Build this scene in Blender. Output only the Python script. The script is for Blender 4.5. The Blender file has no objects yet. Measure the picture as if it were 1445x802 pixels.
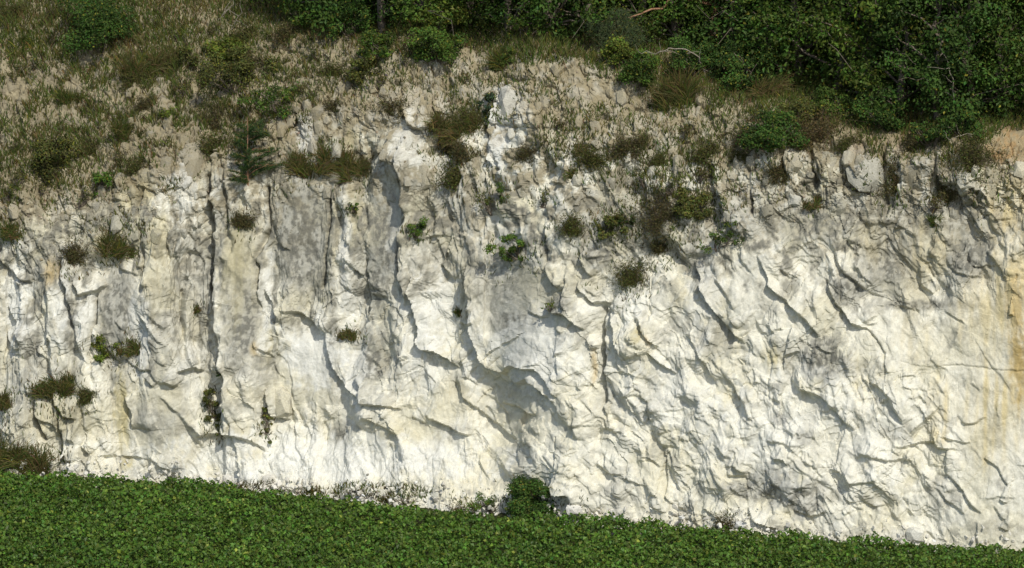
import bpy, bmesh, math, random
import numpy as np
from mathutils import Vector

# ------------------------------------------------------------------ camera, sky, sun, exposure
scene = bpy.context.scene
COL = scene.collection
FPX = 5200.0            # focal length in photo pixels (photo 1445 x 802)
DIST = 130.0
PITCH = math.radians(9.0)
TARGET = np.array([0.0, 0.0, 8.0])
FWD = np.array([0.0, math.cos(PITCH), -math.sin(PITCH)])
RIGHT = np.array([1.0, 0.0, 0.0])
UP = np.array([0.0, math.sin(PITCH), math.cos(PITCH)])
CAM = TARGET - FWD * DIST
cd = bpy.data.cameras.new('camera')
cam = bpy.data.objects.new('camera', cd)
COL.objects.link(cam)
cam.location = CAM
cam.rotation_euler = (math.pi / 2 - PITCH, 0, 0)
cd.sensor_width = 36.0
cd.lens = 36.0 * FPX / 1445.0
cd.clip_start = 1.0
cd.clip_end = 4000.0
scene.camera = cam

SUN_EL = math.radians(43)
SUN_AZ = math.radians(21)      # to the right of the direction from the cliff to the camera
sdir = Vector((math.sin(SUN_AZ) * math.cos(SUN_EL), -math.cos(SUN_AZ) * math.cos(SUN_EL), math.sin(SUN_EL)))
sl = bpy.data.lights.new('sun', 'SUN')
sl.energy = 3.1
sl.angle = math.radians(0.55)
sl.color = (1.0, 0.955, 0.84)
so = bpy.data.objects.new('sun', sl)
COL.objects.link(so)
so.location = (60, -80, 90)
so.rotation_euler = sdir.to_track_quat('Z', 'Y').to_euler()

w = bpy.data.worlds.new('World')
scene.world = w
w.use_nodes = True
wn = w.node_tree
bg = wn.nodes['Background']
sk = wn.nodes.new('ShaderNodeTexSky')
sk.sky_type = 'NISHITA'
sk.sun_disc = False
sk.sun_elevation = SUN_EL
sk.sun_rotation = math.atan2(sdir.x, sdir.y)
sk.dust_density = 1.2
wn.links.new(sk.outputs[0], bg.inputs[0])
bg.inputs[1].default_value = 0.12
vs = scene.view_settings
vs.view_transform = 'Standard'
vs.look = 'None'
vs.exposure = 0.0
vs.gamma = 1.0
vs.use_curve_mapping = False

rng = np.random.default_rng(7)
random.seed(7)

# ------------------------------------------------------------------ helpers
def fast_mesh(name, V, F, cols=None, smooth=False):
    V = np.asarray(V, np.float32)
    F = np.asarray(F, np.int32)
    me = bpy.data.meshes.new(name)
    k = F.shape[1]
    me.vertices.add(len(V)); me.vertices.foreach_set('co', V.ravel())
    me.loops.add(F.size); me.loops.foreach_set('vertex_index', F.ravel())
    me.polygons.add(len(F))
    me.polygons.foreach_set('loop_start', np.arange(0, F.size, k, dtype=np.int32))
    try:
        me.polygons.foreach_set('loop_total', np.full(len(F), k, np.int32))
    except Exception:
        pass
    me.polygons.foreach_set('use_smooth', np.full(len(F), smooth, bool))
    if cols is not None:
        ca = me.color_attributes.new('Col', 'FLOAT_COLOR', 'POINT')
        c4 = np.ones((len(V), 4), np.float32); c4[:, :3] = cols
        ca.data.foreach_set('color', c4.ravel())
    me.update(calc_edges=True)
    me.validate()
    return me

def link(name, me, mat=None, parent=None, loc=None):
    o = bpy.data.objects.new(name, me)
    COL.objects.link(o)
    if me is not None and mat is not None and len(me.materials) == 0:
        me.materials.append(mat)
    if parent is not None:
        o.parent = parent
    if loc is not None:
        o.location = [float(c) for c in loc]
    return o

def tag(o, label=None, cat=None, group=None, kind=None):
    if label: o['label'] = label
    if cat: o['category'] = cat
    if group: o['group'] = group
    if kind: o['kind'] = kind
    return o

def hash2(ix, iy, seed):
    h = (ix.astype(np.int64) * 374761393 + iy.astype(np.int64) * 668265263 + seed * 974634777) & 0xFFFFFFFF
    h = ((h ^ (h >> 13)) * 1274126177) & 0xFFFFFFFF
    h = ((h ^ (h >> 16)) * 2246822519) & 0xFFFFFFFF
    h = h ^ (h >> 15)
    return (h & 0xFFFFFF).astype(np.float32) / 16777216.0

def gnoise(x, y, seed):
    x = np.asarray(x, np.float32); y = np.asarray(y, np.float32)
    ix = np.floor(x); iy = np.floor(y)
    fx = x - ix; fy = y - iy
    ux = fx * fx * fx * (fx * (fx * 6 - 15) + 10); uy = fy * fy * fy * (fy * (fy * 6 - 15) + 10)
    def g(dx, dy):
        a = hash2(ix + dx, iy + dy, seed) * (2 * math.pi)
        return np.cos(a) * (fx - dx) + np.sin(a) * (fy - dy)
    a = g(0, 0) * (1 - ux) + g(1, 0) * ux
    b = g(0, 1) * (1 - ux) + g(1, 1) * ux
    return (a * (1 - uy) + b * uy) * 1.5

def fbm(x, y, seed, octv=4, gain=0.5):
    r = 0; a = 1.0; f = 1.0
    for i in range(octv):
        r = r + a * gnoise(x * f, y * f, seed + i * 17)
        a *= gain; f *= 2.03
    return r

def plates(u, v, seed):
    """nearest jittered cell: random values per cell, offset from its centre, border distance"""
    iu = np.floor(u); iv = np.floor(v)
    best = np.full(u.shape, 1e9, np.float32); sec = best.copy()
    bi = np.zeros_like(iu); bj = np.zeros_like(iv); bx = np.zeros_like(u); by = np.zeros_like(u)
    for a in (-1, 0, 1):
        for b in (-1, 0, 1):
            ci = iu + a; cj = iv + b
            dx = u - (ci + 0.08 + 0.84 * hash2(ci, cj, seed)); dy = v - (cj + 0.08 + 0.84 * hash2(ci, cj, seed + 1))
            d = dx * dx + dy * dy
            m = d < best
            sec = np.where(m, best, np.minimum(sec, d))
            best = np.where(m, d, best)
            bi = np.where(m, ci, bi); bj = np.where(m, cj, bj)
            bx = np.where(m, dx, bx); by = np.where(m, dy, by)
    r = [hash2(bi, bj, seed + k) * 2 - 1 for k in (5, 6, 7)]
    return r[0], r[1], r[2], bx, by, np.sqrt(sec) - np.sqrt(best)

def sstep(a, b, x):
    t = np.clip((x - a) / (b - a), 0, 1)
    return t * t * (3 - 2 * t)

# ------------------------------------------------------------------ materials
def new_mat(name):
    m = bpy.data.materials.new(name); m.use_nodes = True
    nt = m.node_tree
    b = nt.nodes['Principled BSDF']
    return m, nt, b

def N(nt, t, **kw):
    n = nt.nodes.new(t)
    for k, v in kw.items():
        if k in n.inputs.keys():
            n.inputs[k].default_value = v
        else:
            setattr(n, k, v)
    return n

def mixcol(nt, fac, a, b, blend='MIX'):
    n = nt.nodes.new('ShaderNodeMix'); n.data_type = 'RGBA'; n.blend_type = blend
    for idx, val in ((0, fac), (6, a), (7, b)):
        if hasattr(val, 'is_linked'):
            nt.links.new(val, n.inputs[idx])
        elif isinstance(val, (int, float)):
            n.inputs[idx].default_value = val
        else:
            n.inputs[idx].default_value = (*val, 1)
    return n.outputs[2]

def ramp(nt, val, p0, p1, c0=(0, 0, 0), c1=(1, 1, 1)):
    r = nt.nodes.new('ShaderNodeValToRGB')
    r.color_ramp.elements[0].position = p0; r.color_ramp.elements[1].position = p1
    r.color_ramp.elements[0].color = (*c0, 1); r.color_ramp.elements[1].color = (*c1, 1)
    nt.links.new(val, r.inputs[0])
    return r.outputs[0]

def mat_chalk():
    m, nt, b = new_mat('chalk')
    L = nt.links.new
    at = N(nt, 'ShaderNodeAttribute', attribute_name='Col')
    geo = N(nt, 'ShaderNodeNewGeometry')
    n1 = N(nt, 'ShaderNodeTexNoise', Scale=5.0, Detail=8.0, Roughness=0.72); L(geo.outputs['Position'], n1.inputs['Vector'])
    n2 = N(nt, 'ShaderNodeTexNoise', Scale=26.0, Detail=5.0, Roughness=0.7); L(geo.outputs['Position'], n2.inputs['Vector'])
    c = mixcol(nt, 1.0, at.outputs['Color'], ramp(nt, n1.outputs['Fac'], 0.30, 0.62, (0.80, 0.79, 0.76), (1.0, 1.0, 1.0)), 'MULTIPLY')
    c = mixcol(nt, 1.0, c, ramp(nt, n2.outputs['Fac'], 0.30, 0.60, (0.84, 0.83, 0.80), (1.0, 1.0, 1.0)), 'MULTIPLY')
    L(c, b.inputs['Base Color'])
    b.inputs['Roughness'].default_value = 0.95
    b.inputs['Specular IOR Level'].default_value = 0.12
    mp = N(nt, 'ShaderNodeMapping'); mp.inputs['Scale'].default_value = (1, 1, 0.7); L(geo.outputs['Position'], mp.inputs[0])
    v = N(nt, 'ShaderNodeTexVoronoi', Scale=7.0); v.feature = 'F1'; L(mp.outputs[0], v.inputs['Vector'])
    n3 = N(nt, 'ShaderNodeTexNoise', Scale=11.0, Detail=8.0, Roughness=0.7); L(mp.outputs[0], n3.inputs['Vector'])
    bp1 = N(nt, 'ShaderNodeBump', Strength=0.3, Distance=0.03); L(n3.outputs['Fac'], bp1.inputs['Height'])
    bp2 = N(nt, 'ShaderNodeBump', Strength=0.25, Distance=0.04); L(v.outputs['Distance'], bp2.inputs['Height']); L(bp1.outputs[0], bp2.inputs['Normal'])
    L(bp2.outputs[0], b.inputs['Normal'])
    return m

def mat_rock():
    m, nt, b = new_mat('loose_chalk')
    L = nt.links.new
    oi = N(nt, 'ShaderNodeObjectInfo'); geo = N(nt, 'ShaderNodeNewGeometry')
    n1 = N(nt, 'ShaderNodeTexNoise', Scale=3.0, Detail=7.0, Roughness=0.7); L(geo.outputs['Position'], n1.inputs['Vector'])
    n2 = N(nt, 'ShaderNodeTexNoise', Scale=18.0, Detail=5.0, Roughness=0.7); L(geo.outputs['Position'], n2.inputs['Vector'])
    base = mixcol(nt, 1.0, oi.outputs['Color'], ramp(nt, oi.outputs['Random'], 0.0, 1.0, (0.85, 0.84, 0.80), (1.0, 1.0, 1.0)), 'MULTIPLY')
    base = mixcol(nt, ramp(nt, n1.outputs['Fac'], 0.52, 0.7), base, (0.34, 0.325, 0.28))
    base = mixcol(nt, 1.0, base, ramp(nt, n2.outputs['Fac'], 0.3, 0.6, (0.74, 0.72, 0.68), (1, 1, 1)), 'MULTIPLY')
    L(base, b.inputs['Base Color']); b.inputs['Roughness'].default_value = 0.95
    b.inputs['Specular IOR Level'].default_value = 0.12
    bp = N(nt, 'ShaderNodeBump', Strength=0.6, Distance=0.06); L(n2.outputs['Fac'], bp.inputs['Height']); L(bp.outputs[0], b.inputs['Normal'])
    return m

def mat_leaf(name, rough=0.6, trans=0.22, spec=0.3):
    m, nt, b = new_mat(name)
    L = nt.links.new
    at = N(nt, 'ShaderNodeAttribute', attribute_name='Col')
    geo = N(nt, 'ShaderNodeNewGeometry')
    n1 = N(nt, 'ShaderNodeTexNoise', Scale=6.0, Detail=3.0); L(geo.outputs['Position'], n1.inputs['Vector'])
    c = mixcol(nt, 1.0, at.outputs['Color'], ramp(nt, n1.outputs['Fac'], 0.3, 0.7, (0.75, 0.8, 0.7), (1.1, 1.05, 1.0)), 'MULTIPLY')
    L(c, b.inputs['Base Color']); b.inputs['Roughness'].default_value = rough
    b.inputs['Specular IOR Level'].default_value = spec
    tr = N(nt, 'ShaderNodeBsdfTranslucent'); L(c, tr.inputs['Color'])
    mx = N(nt, 'ShaderNodeMixShader'); mx.inputs[0].default_value = trans
    L(b.outputs[0], mx.inputs[1]); L(tr.outputs[0], mx.inputs[2])
    L(mx.outputs[0], nt.nodes['Material Output'].inputs['Surface'])
    return m

def mat_noise(name, c0, c1, scale, rough=0.9, bump=0.4, dist=0.03):
    m, nt, b = new_mat(name)
    L = nt.links.new
    geo = N(nt, 'ShaderNodeNewGeometry')
    n1 = N(nt, 'ShaderNodeTexNoise', Scale=scale, Detail=7.0, Roughness=0.65); L(geo.outputs['Position'], n1.inputs['Vector'])
    L(ramp(nt, n1.outputs['Fac'], 0.32, 0.68, c0, c1), b.inputs['Base Color'])
    b.inputs['Roughness'].default_value = rough; b.inputs['Specular IOR Level'].default_value = 0.15
    bp = N(nt, 'ShaderNodeBump', Strength=bump, Distance=dist); L(n1.outputs['Fac'], bp.inputs['Height']); L(bp.outputs[0], b.inputs['Normal'])
    return m

M_CHALK = mat_chalk()
M_ROCK = mat_rock()
M_LEAF = mat_leaf('foliage', 0.6, 0.2, 0.2)
M_CROP = mat_leaf('crop_leaves', 0.5, 0.2, 0.28)
M_GRASS = mat_leaf('grass_blades', 0.8, 0.15, 0.1)
M_BARK = mat_noise('bark', (0.10, 0.08, 0.06), (0.24, 0.20, 0.16), 9.0)
M_PINEBARK = mat_noise('pine_bark', (0.22, 0.11, 0.06), (0.40, 0.24, 0.15), 9.0)
M_DEAD = mat_noise('dead_wood', (0.20, 0.175, 0.135), (0.36, 0.32, 0.26), 12.0)
M_TWIG = mat_noise('twigs', (0.09, 0.07, 0.045), (0.17, 0.13, 0.085), 12.0)
M_SOIL = mat_noise('field_soil', (0.035, 0.045, 0.015), (0.07, 0.075, 0.03), 3.0)

# ------------------------------------------------------------------ cliff surface
PXC, PYC = 722.5, 401.0
def ray(px, py):
    px = np.asarray(px, float)[..., None]; py = np.asarray(py, float)[..., None]
    return FWD + RIGHT * (px - PXC) / FPX + UP * (PYC - py) / FPX

def steps(*segs):
    out = []
    for a, b, s in segs:
        out.append(np.arange(a, b, s))
    return np.concatenate(out)

cx = steps((-330, -30, 5.0), (-30, 1475, 1.4), (1475, 1780, 5.0))
ry = steps((-330, -20, 6.0), (-20, 800, 1.4), (800, 850, 6.0))
NX, NY = len(cx), len(ry)
PX, PY = np.meshgrid(cx, ry)          # rows top -> bottom
PX = PX.astype(np.float32); PY = PY.astype(np.float32)

def ipl(pts, x):
    p = np.array(pts, float)
    return np.interp(x, p[:, 0], p[:, 1])

base_y = ipl([(-330, 640), (0, 676), (150, 682), (300, 690), (480, 702), (600, 715), (720, 724), (800, 735), (900, 745), (1000, 753),
              (1100, 762), (1300, 774), (1445, 784), (1780, 806)], cx)
trans_y = ipl([(-330, 330), (0, 310), (150, 275), (300, 225), (400, 205), (470, 165), (600, 165), (720, 150), (800, 205), (1000, 225),
               (1100, 220), (1250, 215), (1445, 225), (1780, 225)], cx)
crest_y = ipl([(-330, -80), (0, -35), (120, -10), (250, 15), (430, 50), (600, 72), (700, 75), (850, 88), (950, 125), (1050, 152), (1200, 192),
               (1300, 200), (1445, 198), (1780, 190)], cx)
wig = gnoise(cx / 90.0, cx * 0 + 0.3, 3) * 22
th = 81 - 29 * sstep(45, -35, PY - (trans_y + wig)[None, :]) * 1.0
th = np.where(PY < (crest_y)[None, :] + 60, th + (17 - th) * sstep(28, -28, PY - (crest_y + wig * 0.4)[None, :]), th)
apron = sstep(600, 660, PY) * sstep(230, 300, PX) * sstep(760, 690, PX)
th = th - 24 * apron
d = ray(PX, PY)
dh = np.hypot(d[..., 0], d[..., 1]); dz = d[..., 2]
tt = np.tan(np.radians(th))
g0 = dz - tt * dh
# going from row i+1 (lower) up to row i with slope of row i
lr = np.zeros((NY, NX))
ttm = tt[:-1]
lr[:-1] = np.log((dz[1:] - ttm * dh[1:]) / (dz[:-1] - ttm * dh[:-1]))
logt = np.cumsum(lr[::-1], axis=0)[::-1]
for_base = np.array([np.interp(base_y[j], ry, logt[:, j]) for j in range(NX)])
db = ray(cx, base_y)
t0 = -CAM[2] / db[:, 2]
T = np.exp(logt - for_base[None, :] + np.log(t0)[None, :])
P0 = CAM + d * T[..., None]
du = np.gradient(P0, axis=1); dv = np.gradient(P0, axis=0)
NRM = np.cross(du, dv); NRM /= np.linalg.norm(NRM, axis=-1, keepdims=True)
if NRM[NY // 2, NX // 2, 1] > 0: NRM = -NRM

# --- relief -------------------------------------------------------
S3 = 1 / 2.992
TILE = dict(A=(0, 0), B=(482, 0), C=(963, 0), D=(0, 267), E=(482, 267), G=(963, 267), H=(0, 534), I=(482, 534), J=(963, 534))
# fracture edges: the rock stands proud to the right of / above each line followed downwards or to the right
# (part of the face, height m, falloff px, points)
EDGES = [
 ('A', .30, 40, (900,640), (892,720), (888,802)),
 ('D', .55, 55, (885,0), (900,150), (905,300), (900,430), (915,560), (935,680), (955,800), (965,900), (985,985)),
 ('D', .18, 25, (1075,270), (1090,330), (1090,420), (1105,520)),
 ('D', .30, 22, (1115,420), (1150,490), (1185,555)),
 ('D', .38, 60, (1200,515), (1255,515), (1310,555), (1365,615)),
 ('D', .35, 40, (-40,290), (40,340), (80,380), (130,390)),
 ('D', .34, 35, (240,230), (265,350), (285,440), (292,485)),
 ('D', .42, 30, (320,390), (340,450), (410,430), (445,400)),
 ('D', .20, 25, (290,480), (310,560), (330,640), (335,700), (375,745)),
 ('D', .30, 45, (412,430), (405,560), (390,640), (385,740), (400,820)),
 ('D', .15, 25, (495,340), (540,355), (585,370)),
 ('D', .18, 20, (600,335), (603,415)),
 ('D', .28, 30, (765,430), (775,590), (780,700), (790,750)),
 ('D', .30, 30, (745,772), (800,755), (865,770)),
 ('D', .20, 25, (750,130), (712,180), (708,240), (722,295)),
 ('D', .25, 30, (0,490), (50,560), (85,650)),
 ('D', .20, 25, (0,590), (30,650), (70,690)),
 ('D', .30, 34, (1355,550), (1370,650), (1400,750), (1460,840), (1540,920)),
 ('D', .18, 20, (150,670), (185,705), (215,725)),
 ('D', .16, 20, (530,720), (600,770), (650,765)),
 ('D', .14, 18, (800,150), (835,190)),
 ('D', .20, 18, (640,520), (665,560), (700,590)),
 ('D', .16, 18, (575,330), (600,340)),
 ('E', .25, 22, (25,290), (60,340), (95,372)),
 ('E', .14, 25, (100,360), (100,450), (95,550)),
 ('E', .30, 45, (278,20), (265,150), (245,250), (245,350), (265,420), (282,490)),
 ('E', .60, 38, (312,365), (305,430), (320,520), (330,600), (345,680), (400,690), (445,715), (495,755)),
 ('E', .20, 20, (470,190), (448,260), (440,295)),
 ('E', .28, 22, (412,318), (440,350), (468,385)),
 ('E', .55, 60, (545,330), (532,400), (545,470), (550,560), (565,620), (600,735), (640,770)),
 ('E', .30, 40, (600,735), (640,770), (690,782), (745,752), (800,765), (840,768), (870,800), (930,880)),
 ('E', .30, 25, (865,320), (885,365), (935,418)),
 ('E', .42, 25, (1020,270), (1030,330), (1065,372)),
 ('E', .48, 28, (878,495), (905,532), (960,530), (1000,570), (1035,595)),
 ('E', .36, 28, (1012,395), (1030,440), (1070,480), (1135,482)),
 ('E', .45, 40, (1125,490), (1150,590), (1190,725)),
 ('E', .20, 25, (1095,520), (1098,640), (1108,720), (1098,810)),
 ('E', .25, 25, (1265,550), (1290,620), (1345,665)),
 ('E', .28, 25, (1300,690), (1350,740), (1405,785)),
 ('E', .20, 15, (1040,620), (1050,682), (1095,660)),
 ('E', .20, 22, (855,55), (865,130), (880,180), (870,260)),
 ('E', .16, 20, (960,340), (962,420), (955,455)),
 ('E', .16, 16, (800,515), (850,540), (885,545)),
 ('E', .15, 14, (130,720), (160,760)),
 ('E', .16, 18, (265,720), (300,705)),
 ('E', .16, 18, (70,490), (80,545), (110,560)),
 ('G', .60, 40, (45,295), (75,400), (130,500), (190,580), (250,635)),
 ('G', .18, 18, (235,275), (270,325), (295,355)),
 ('G', .18, 22, (135,370), (190,440), (225,505)),
 ('G', .45, 40, (320,285), (380,420), (450,480), (520,550), (572,608)),
 ('G', .22, 20, (412,345), (455,378), (495,365)),
 ('G', .55, 32, (605,385), (630,460), (680,520), (720,570), (775,592)),
 ('G', .36, 24, (640,275), (680,350), (740,390), (772,425)),
 ('G', .24, 18, (722,305), (760,360), (805,398)),
 ('G', .12, 30, (770,590), (830,650), (855,700), (860,800)),
 ('G', .14, 25, (800,490), (880,490), (1000,512)),
 ('G', .26, 25, (985,330), (1000,400), (1055,442)),
 ('G', .30, 25, (1105,300), (1150,350), (1200,372), (1255,372)),
 ('G', .20, 20, (1215,230), (1205,330)),
 ('G', .36, 25, (1285,255), (1330,320), (1372,395)),
 ('G', .14, 18, (1095,515), (1150,550), (1198,572)),
 ('G', .28, 22, (468,585), (446,650), (440,702), (492,690)),
 ('G', .34, 30, (20,605), (60,680), (110,750), (135,810)),
 ('G', .16, 18, (265,655), (310,712)),
 ('G', .32, 24, (1158,-5), (1170,40), (1203,76)),
 ('G', .05, 40, (920,720), (1030,750), (1180,745), (1442,775)),
 ('G', .20, 22, (130,720), (200,810)),
 ('G', .18, 18, (360,570), (395,610)),
 ('G', .15, 16, (160,60), (215,95)),
 ('I', .42, 32, (60,-5), (85,50), (108,113), (180,120), (265,126)),
 ('I', .26, 25, (110,165), (180,200), (255,238)),
 ('I', .28, 30, (358,162), (440,195), (545,243)),
 ('I', .24, 26, (480,-10), (510,80), (560,120), (620,172), (650,220), (725,285)),
 ('I', .18, 14, (728,300), (752,385)),
 ('I', .28, 30, (690,-5), (745,25), (800,12), (860,62), (915,104)),
 ('I', .22, 22, (660,100), (740,130), (805,158)),
 ('I', .28, 24, (1075,368), (1130,405), (1195,412)),
 ('I', .60, 32, (885,415), (918,500), (970,505), (1015,585)),
 ('I', .14, 18, (1255,340), (1300,340), (1345,385)),
 ('I', .26, 25, (1352,300), (1358,400), (1360,490), (1380,520), (1450,565)),
 ('I', .14, 16, (985,180), (1000,262)),
 ('I', .14, 18, (1330,235), (1405,222)),
 ('I', .24, 22, (1080,-5), (1100,80), (1125,185)),
 ('I', .20, 18, (905,300), (912,360), (895,415)),
 ('I', .14, 16, (1180,85), (1240,75), (1300,100)),
 ('I', .14, 16, (920,390), (960,400), (1000,375)),
 ('I', .14, 16, (300,165), (355,190)),
 ('I', .12, 14, (1200,420), (1260,445)),
 ('J', .36, 30, (888,285), (930,290), (1000,275), (1065,272), (1082,300), (1152,301)),
 ('J', .32, 30, (738,308), (800,330), (860,347), (975,346)),
 ('J', .46, 30, (455,-5), (500,50), (570,72), (610,100), (650,150), (725,215)),
 ('J', .24, 22, (365,268), (430,280), (500,330), (550,370), (605,425)),
 ('J', .24, 22, (685,395), (720,447), (835,440)),
 ('J', .22, 20, (678,500), (720,545), (762,556)),
 ('J', .24, 22, (470,560), (535,592), (580,585), (612,562)),
 ('J', .42, 24, (285,540), (300,590), (335,612), (405,640)),
 ('J', .20, 18, (215,465), (240,490), (268,502)),
 ('J', .28, 28, (1105,400), (1170,460), (1230,540), (1262,572)),
 ('J', .20, 22, (1275,345), (1330,380), (1372,452)),
 ('J', .42, 30, (780,5), (830,35), (880,90), (910,150), (932,195)),
 ('J', .20, 20, (1060,460), (1130,530), (1195,572)),
 ('J', .34, 30, (195,-5), (240,80), (292,175)),
 ('J', .12, 20, (0,570), (60,580), (135,597)),
 ('J', .24, 22, (1240,600), (1252,700)),
 ('J', .22, 16, (585,105), (580,175)),
 ('J', .18, 16, (745,488), (790,535), (862,540)),
 ('J', .15, 16, (140,298), (182,347)),
 ('J', .15, 16, (1010,400), (1075,452)),
 ('J', .12, 16, (940,40), (1000,50), (1065,82)),
 ('J', .18, 16, (450,320), (520,400), (570,440)),
 ('J', .16, 16, (230,300), (262,380)),
 ('J', .20, 20, (1105,310), (1108,395)),
 ('J', .16, 16, (960,245), (1010,205), (1062,265)),
 ('J', .16, 18, (1320,540), (1380,640)),
 ('H', .36, 28, (140,70), (150,170), (195,265)),
 ('H', .24, 20, (100,20), (132,62)),
 ('H', .30, 28, (255,150), (255,250), (267,352)),
 ('H', .36, 24, (248,115), (280,160), (335,172)),
 ('H', .34, 40, (525,80), (555,150), (553,215)),
 ('H', .34, 30, (795,200), (830,240), (920,235), (1000,250), (1070,270), (1125,305)),
 ('H', .18, 22, (620,343), (660,367), (712,392)),
 ('H', .45, 14, (1133,40), (1135,168), (1210,174)),
 ('H', .22, 18, (348,288), (385,328)),
 ('H', .14, 16, (268,347), (345,350)),
 ('H', .14, 16, (420,335), (575,335), (615,350)),
 ('H', .12, 25, (1225,180), (1235,290), (1292,372)),
 ('H', .24, 18, (145,160), (250,202)),
 ('H', .18, 16, (630,5), (665,38)), ('H', .20, 16, (700,15), (738,42)),
 ('H', .16, 25, (690,80), (760,170), (865,300)),
 ('B', .36, 24, (272,470), (285,525), (330,548), (380,535)),
 ('B', .42, 30, (225,540), (205,650), (240,705)),
 ('B', .30, 40, (258,640), (268,800), (275,900)),
 ('B', .34, 30, (640,400), (655,500), (620,540), (655,600), (650,680), (690,720)),
 ('B', .24, 18, (450,318), (485,375)),
 ('B', .22, 18, (155,520), (205,512)),
 ('B', .20, 18, (500,700), (515,750)),
 ('B', .22, 20, (885,655), (910,710), (960,725)),
 ('B', .20, 20, (1120,690), (1150,750)), ('B', .2, 18, (1350, 640), (1365, 720)),
 ('B', .2, 18, (800, 440), (795, 520), (830, 560)),
 ('A', .30, 25, (80,420), (105,540), (130,610)),
 ('A', .26, 16, (395,250), (405,300), (420,335)),
 ('A', .30, 25, (575,600), (600,520), (640,480)), ('A', .26, 22, (615,680), (650,720), (690,700)),
 ('A', .30, 25, (1160,600), (1200,550), (1240,490), (1290,560)), ('A', .2, 18, (1262,330), (1270,400)),
 ('A', .2, 18, (740, 600), (745, 690), (720, 780)),
 ('C', .25, 16, (430,640), (440,730)), ('C', .3, 16, (560,650), (580,760)), ('C', .3, 20, (690,660), (740,760), (745,820)),
 ('C', .3, 20, (918,680), (920,790)), ('C', .3, 20, (1068,700), (1090,770), (1180,775)), ('C', .3, 20, (1200,790), (1250,750), (1290,720)),
 ('C', .25, 16, (165,490), (190,545)), ('C', .2, 14, (970,690), (1000,715), (1050,705)),
]

FU0, FV0 = -720, -420
def facet(Lx, Ly, seed, UU, VV):
    """random heights on an uneven triangle net: flat facets that meet in sharp creases"""
    rg = np.random.default_rng(seed)
    nu, nv = int(3100 / Lx) + 3, int(1340 / Ly) + 3
    gu = (np.arange(nu)[None, :] + rg.uniform(-.36, .36, (nv, nu))) * Lx - Lx
    gv = (np.arange(nv)[:, None] + rg.uniform(-.36, .36, (nv, nu)) + .5 * (np.arange(nu)[None, :] % 2)) * Ly - Ly
    gh = rg.uniform(-1, 1, (nv, nu))
    img = np.zeros((1340, 3100), np.float32)
    for b in range(nv - 1):
        for a in range(nu - 1):
            q = ((b, a), (b, a + 1), (b + 1, a + 1), (b + 1, a))
            for tri in (((0, 1, 2), (0, 2, 3)) if rg.random() < .5 else ((0, 1, 3), (1, 2, 3))):
                x = [gu[q[t]] for t in tri]; y = [gv[q[t]] for t in tri]; h = [gh[q[t]] for t in tri]
                x0, x1 = max(0, int(min(x))), min(3100, int(max(x)) + 2); y0, y1 = max(0, int(min(y))), min(1340, int(max(y)) + 2)
                if x1 <= x0 or y1 <= y0: continue
                den = (y[1] - y[2]) * (x[0] - x[2]) + (x[2] - x[1]) * (y[0] - y[2])
                if abs(den) < 1e-6: continue
                X = np.arange(x0, x1)[None, :]; Y = np.arange(y0, y1)[:, None]
                l0 = ((y[1] - y[2]) * (X - x[2]) + (x[2] - x[1]) * (Y - y[2])) / den
                l1 = ((y[2] - y[0]) * (X - x[2]) + (x[0] - x[2]) * (Y - y[2])) / den
                l2 = 1 - l0 - l1
                m = (l0 > -.01) & (l1 > -.01) & (l2 > -.01)
                sub = img[y0:y1, x0:x1]
                sub[m] = (l0 * h[0] + l1 * h[1] + l2 * h[2])[m]
    u = np.clip(UU - FU0, 0, 3098); v = np.clip(VV - FV0, 0, 1338)
    iu = u.astype(int); iv = v.astype(int); fu = u - iu; fv = v - iv
    return (img[iv, iu] * (1 - fu) + img[iv, iu + 1] * fu) * (1 - fv) + (img[iv + 1, iu] * (1 - fu) + img[iv + 1, iu + 1] * fu) * fv
nxl = facet(44, 44, 11, PX, PY); nyl = facet(44, 44, 12, PX, PY)
nxs = facet(15, 15, 13, PX, PY); nys = facet(15, 15, 14, PX, PY)
nxt = gnoise(PX / 5, PY / 5, 15); nyt = gnoise(PX / 5, PY / 5, 16)
WX = PX + 5.0 * nxl + 3.2 * nxs + .8 * nxt
WY = PY + 5.0 * nyl + 3.2 * nys + .8 * nyt
EX = PX + 1.6 * nxl + 2.2 * nxs + .7 * nxt
EY = PY + 1.6 * nyl + 2.2 * nys + .7 * nyt

DISP = np.zeros_like(PX)

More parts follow.
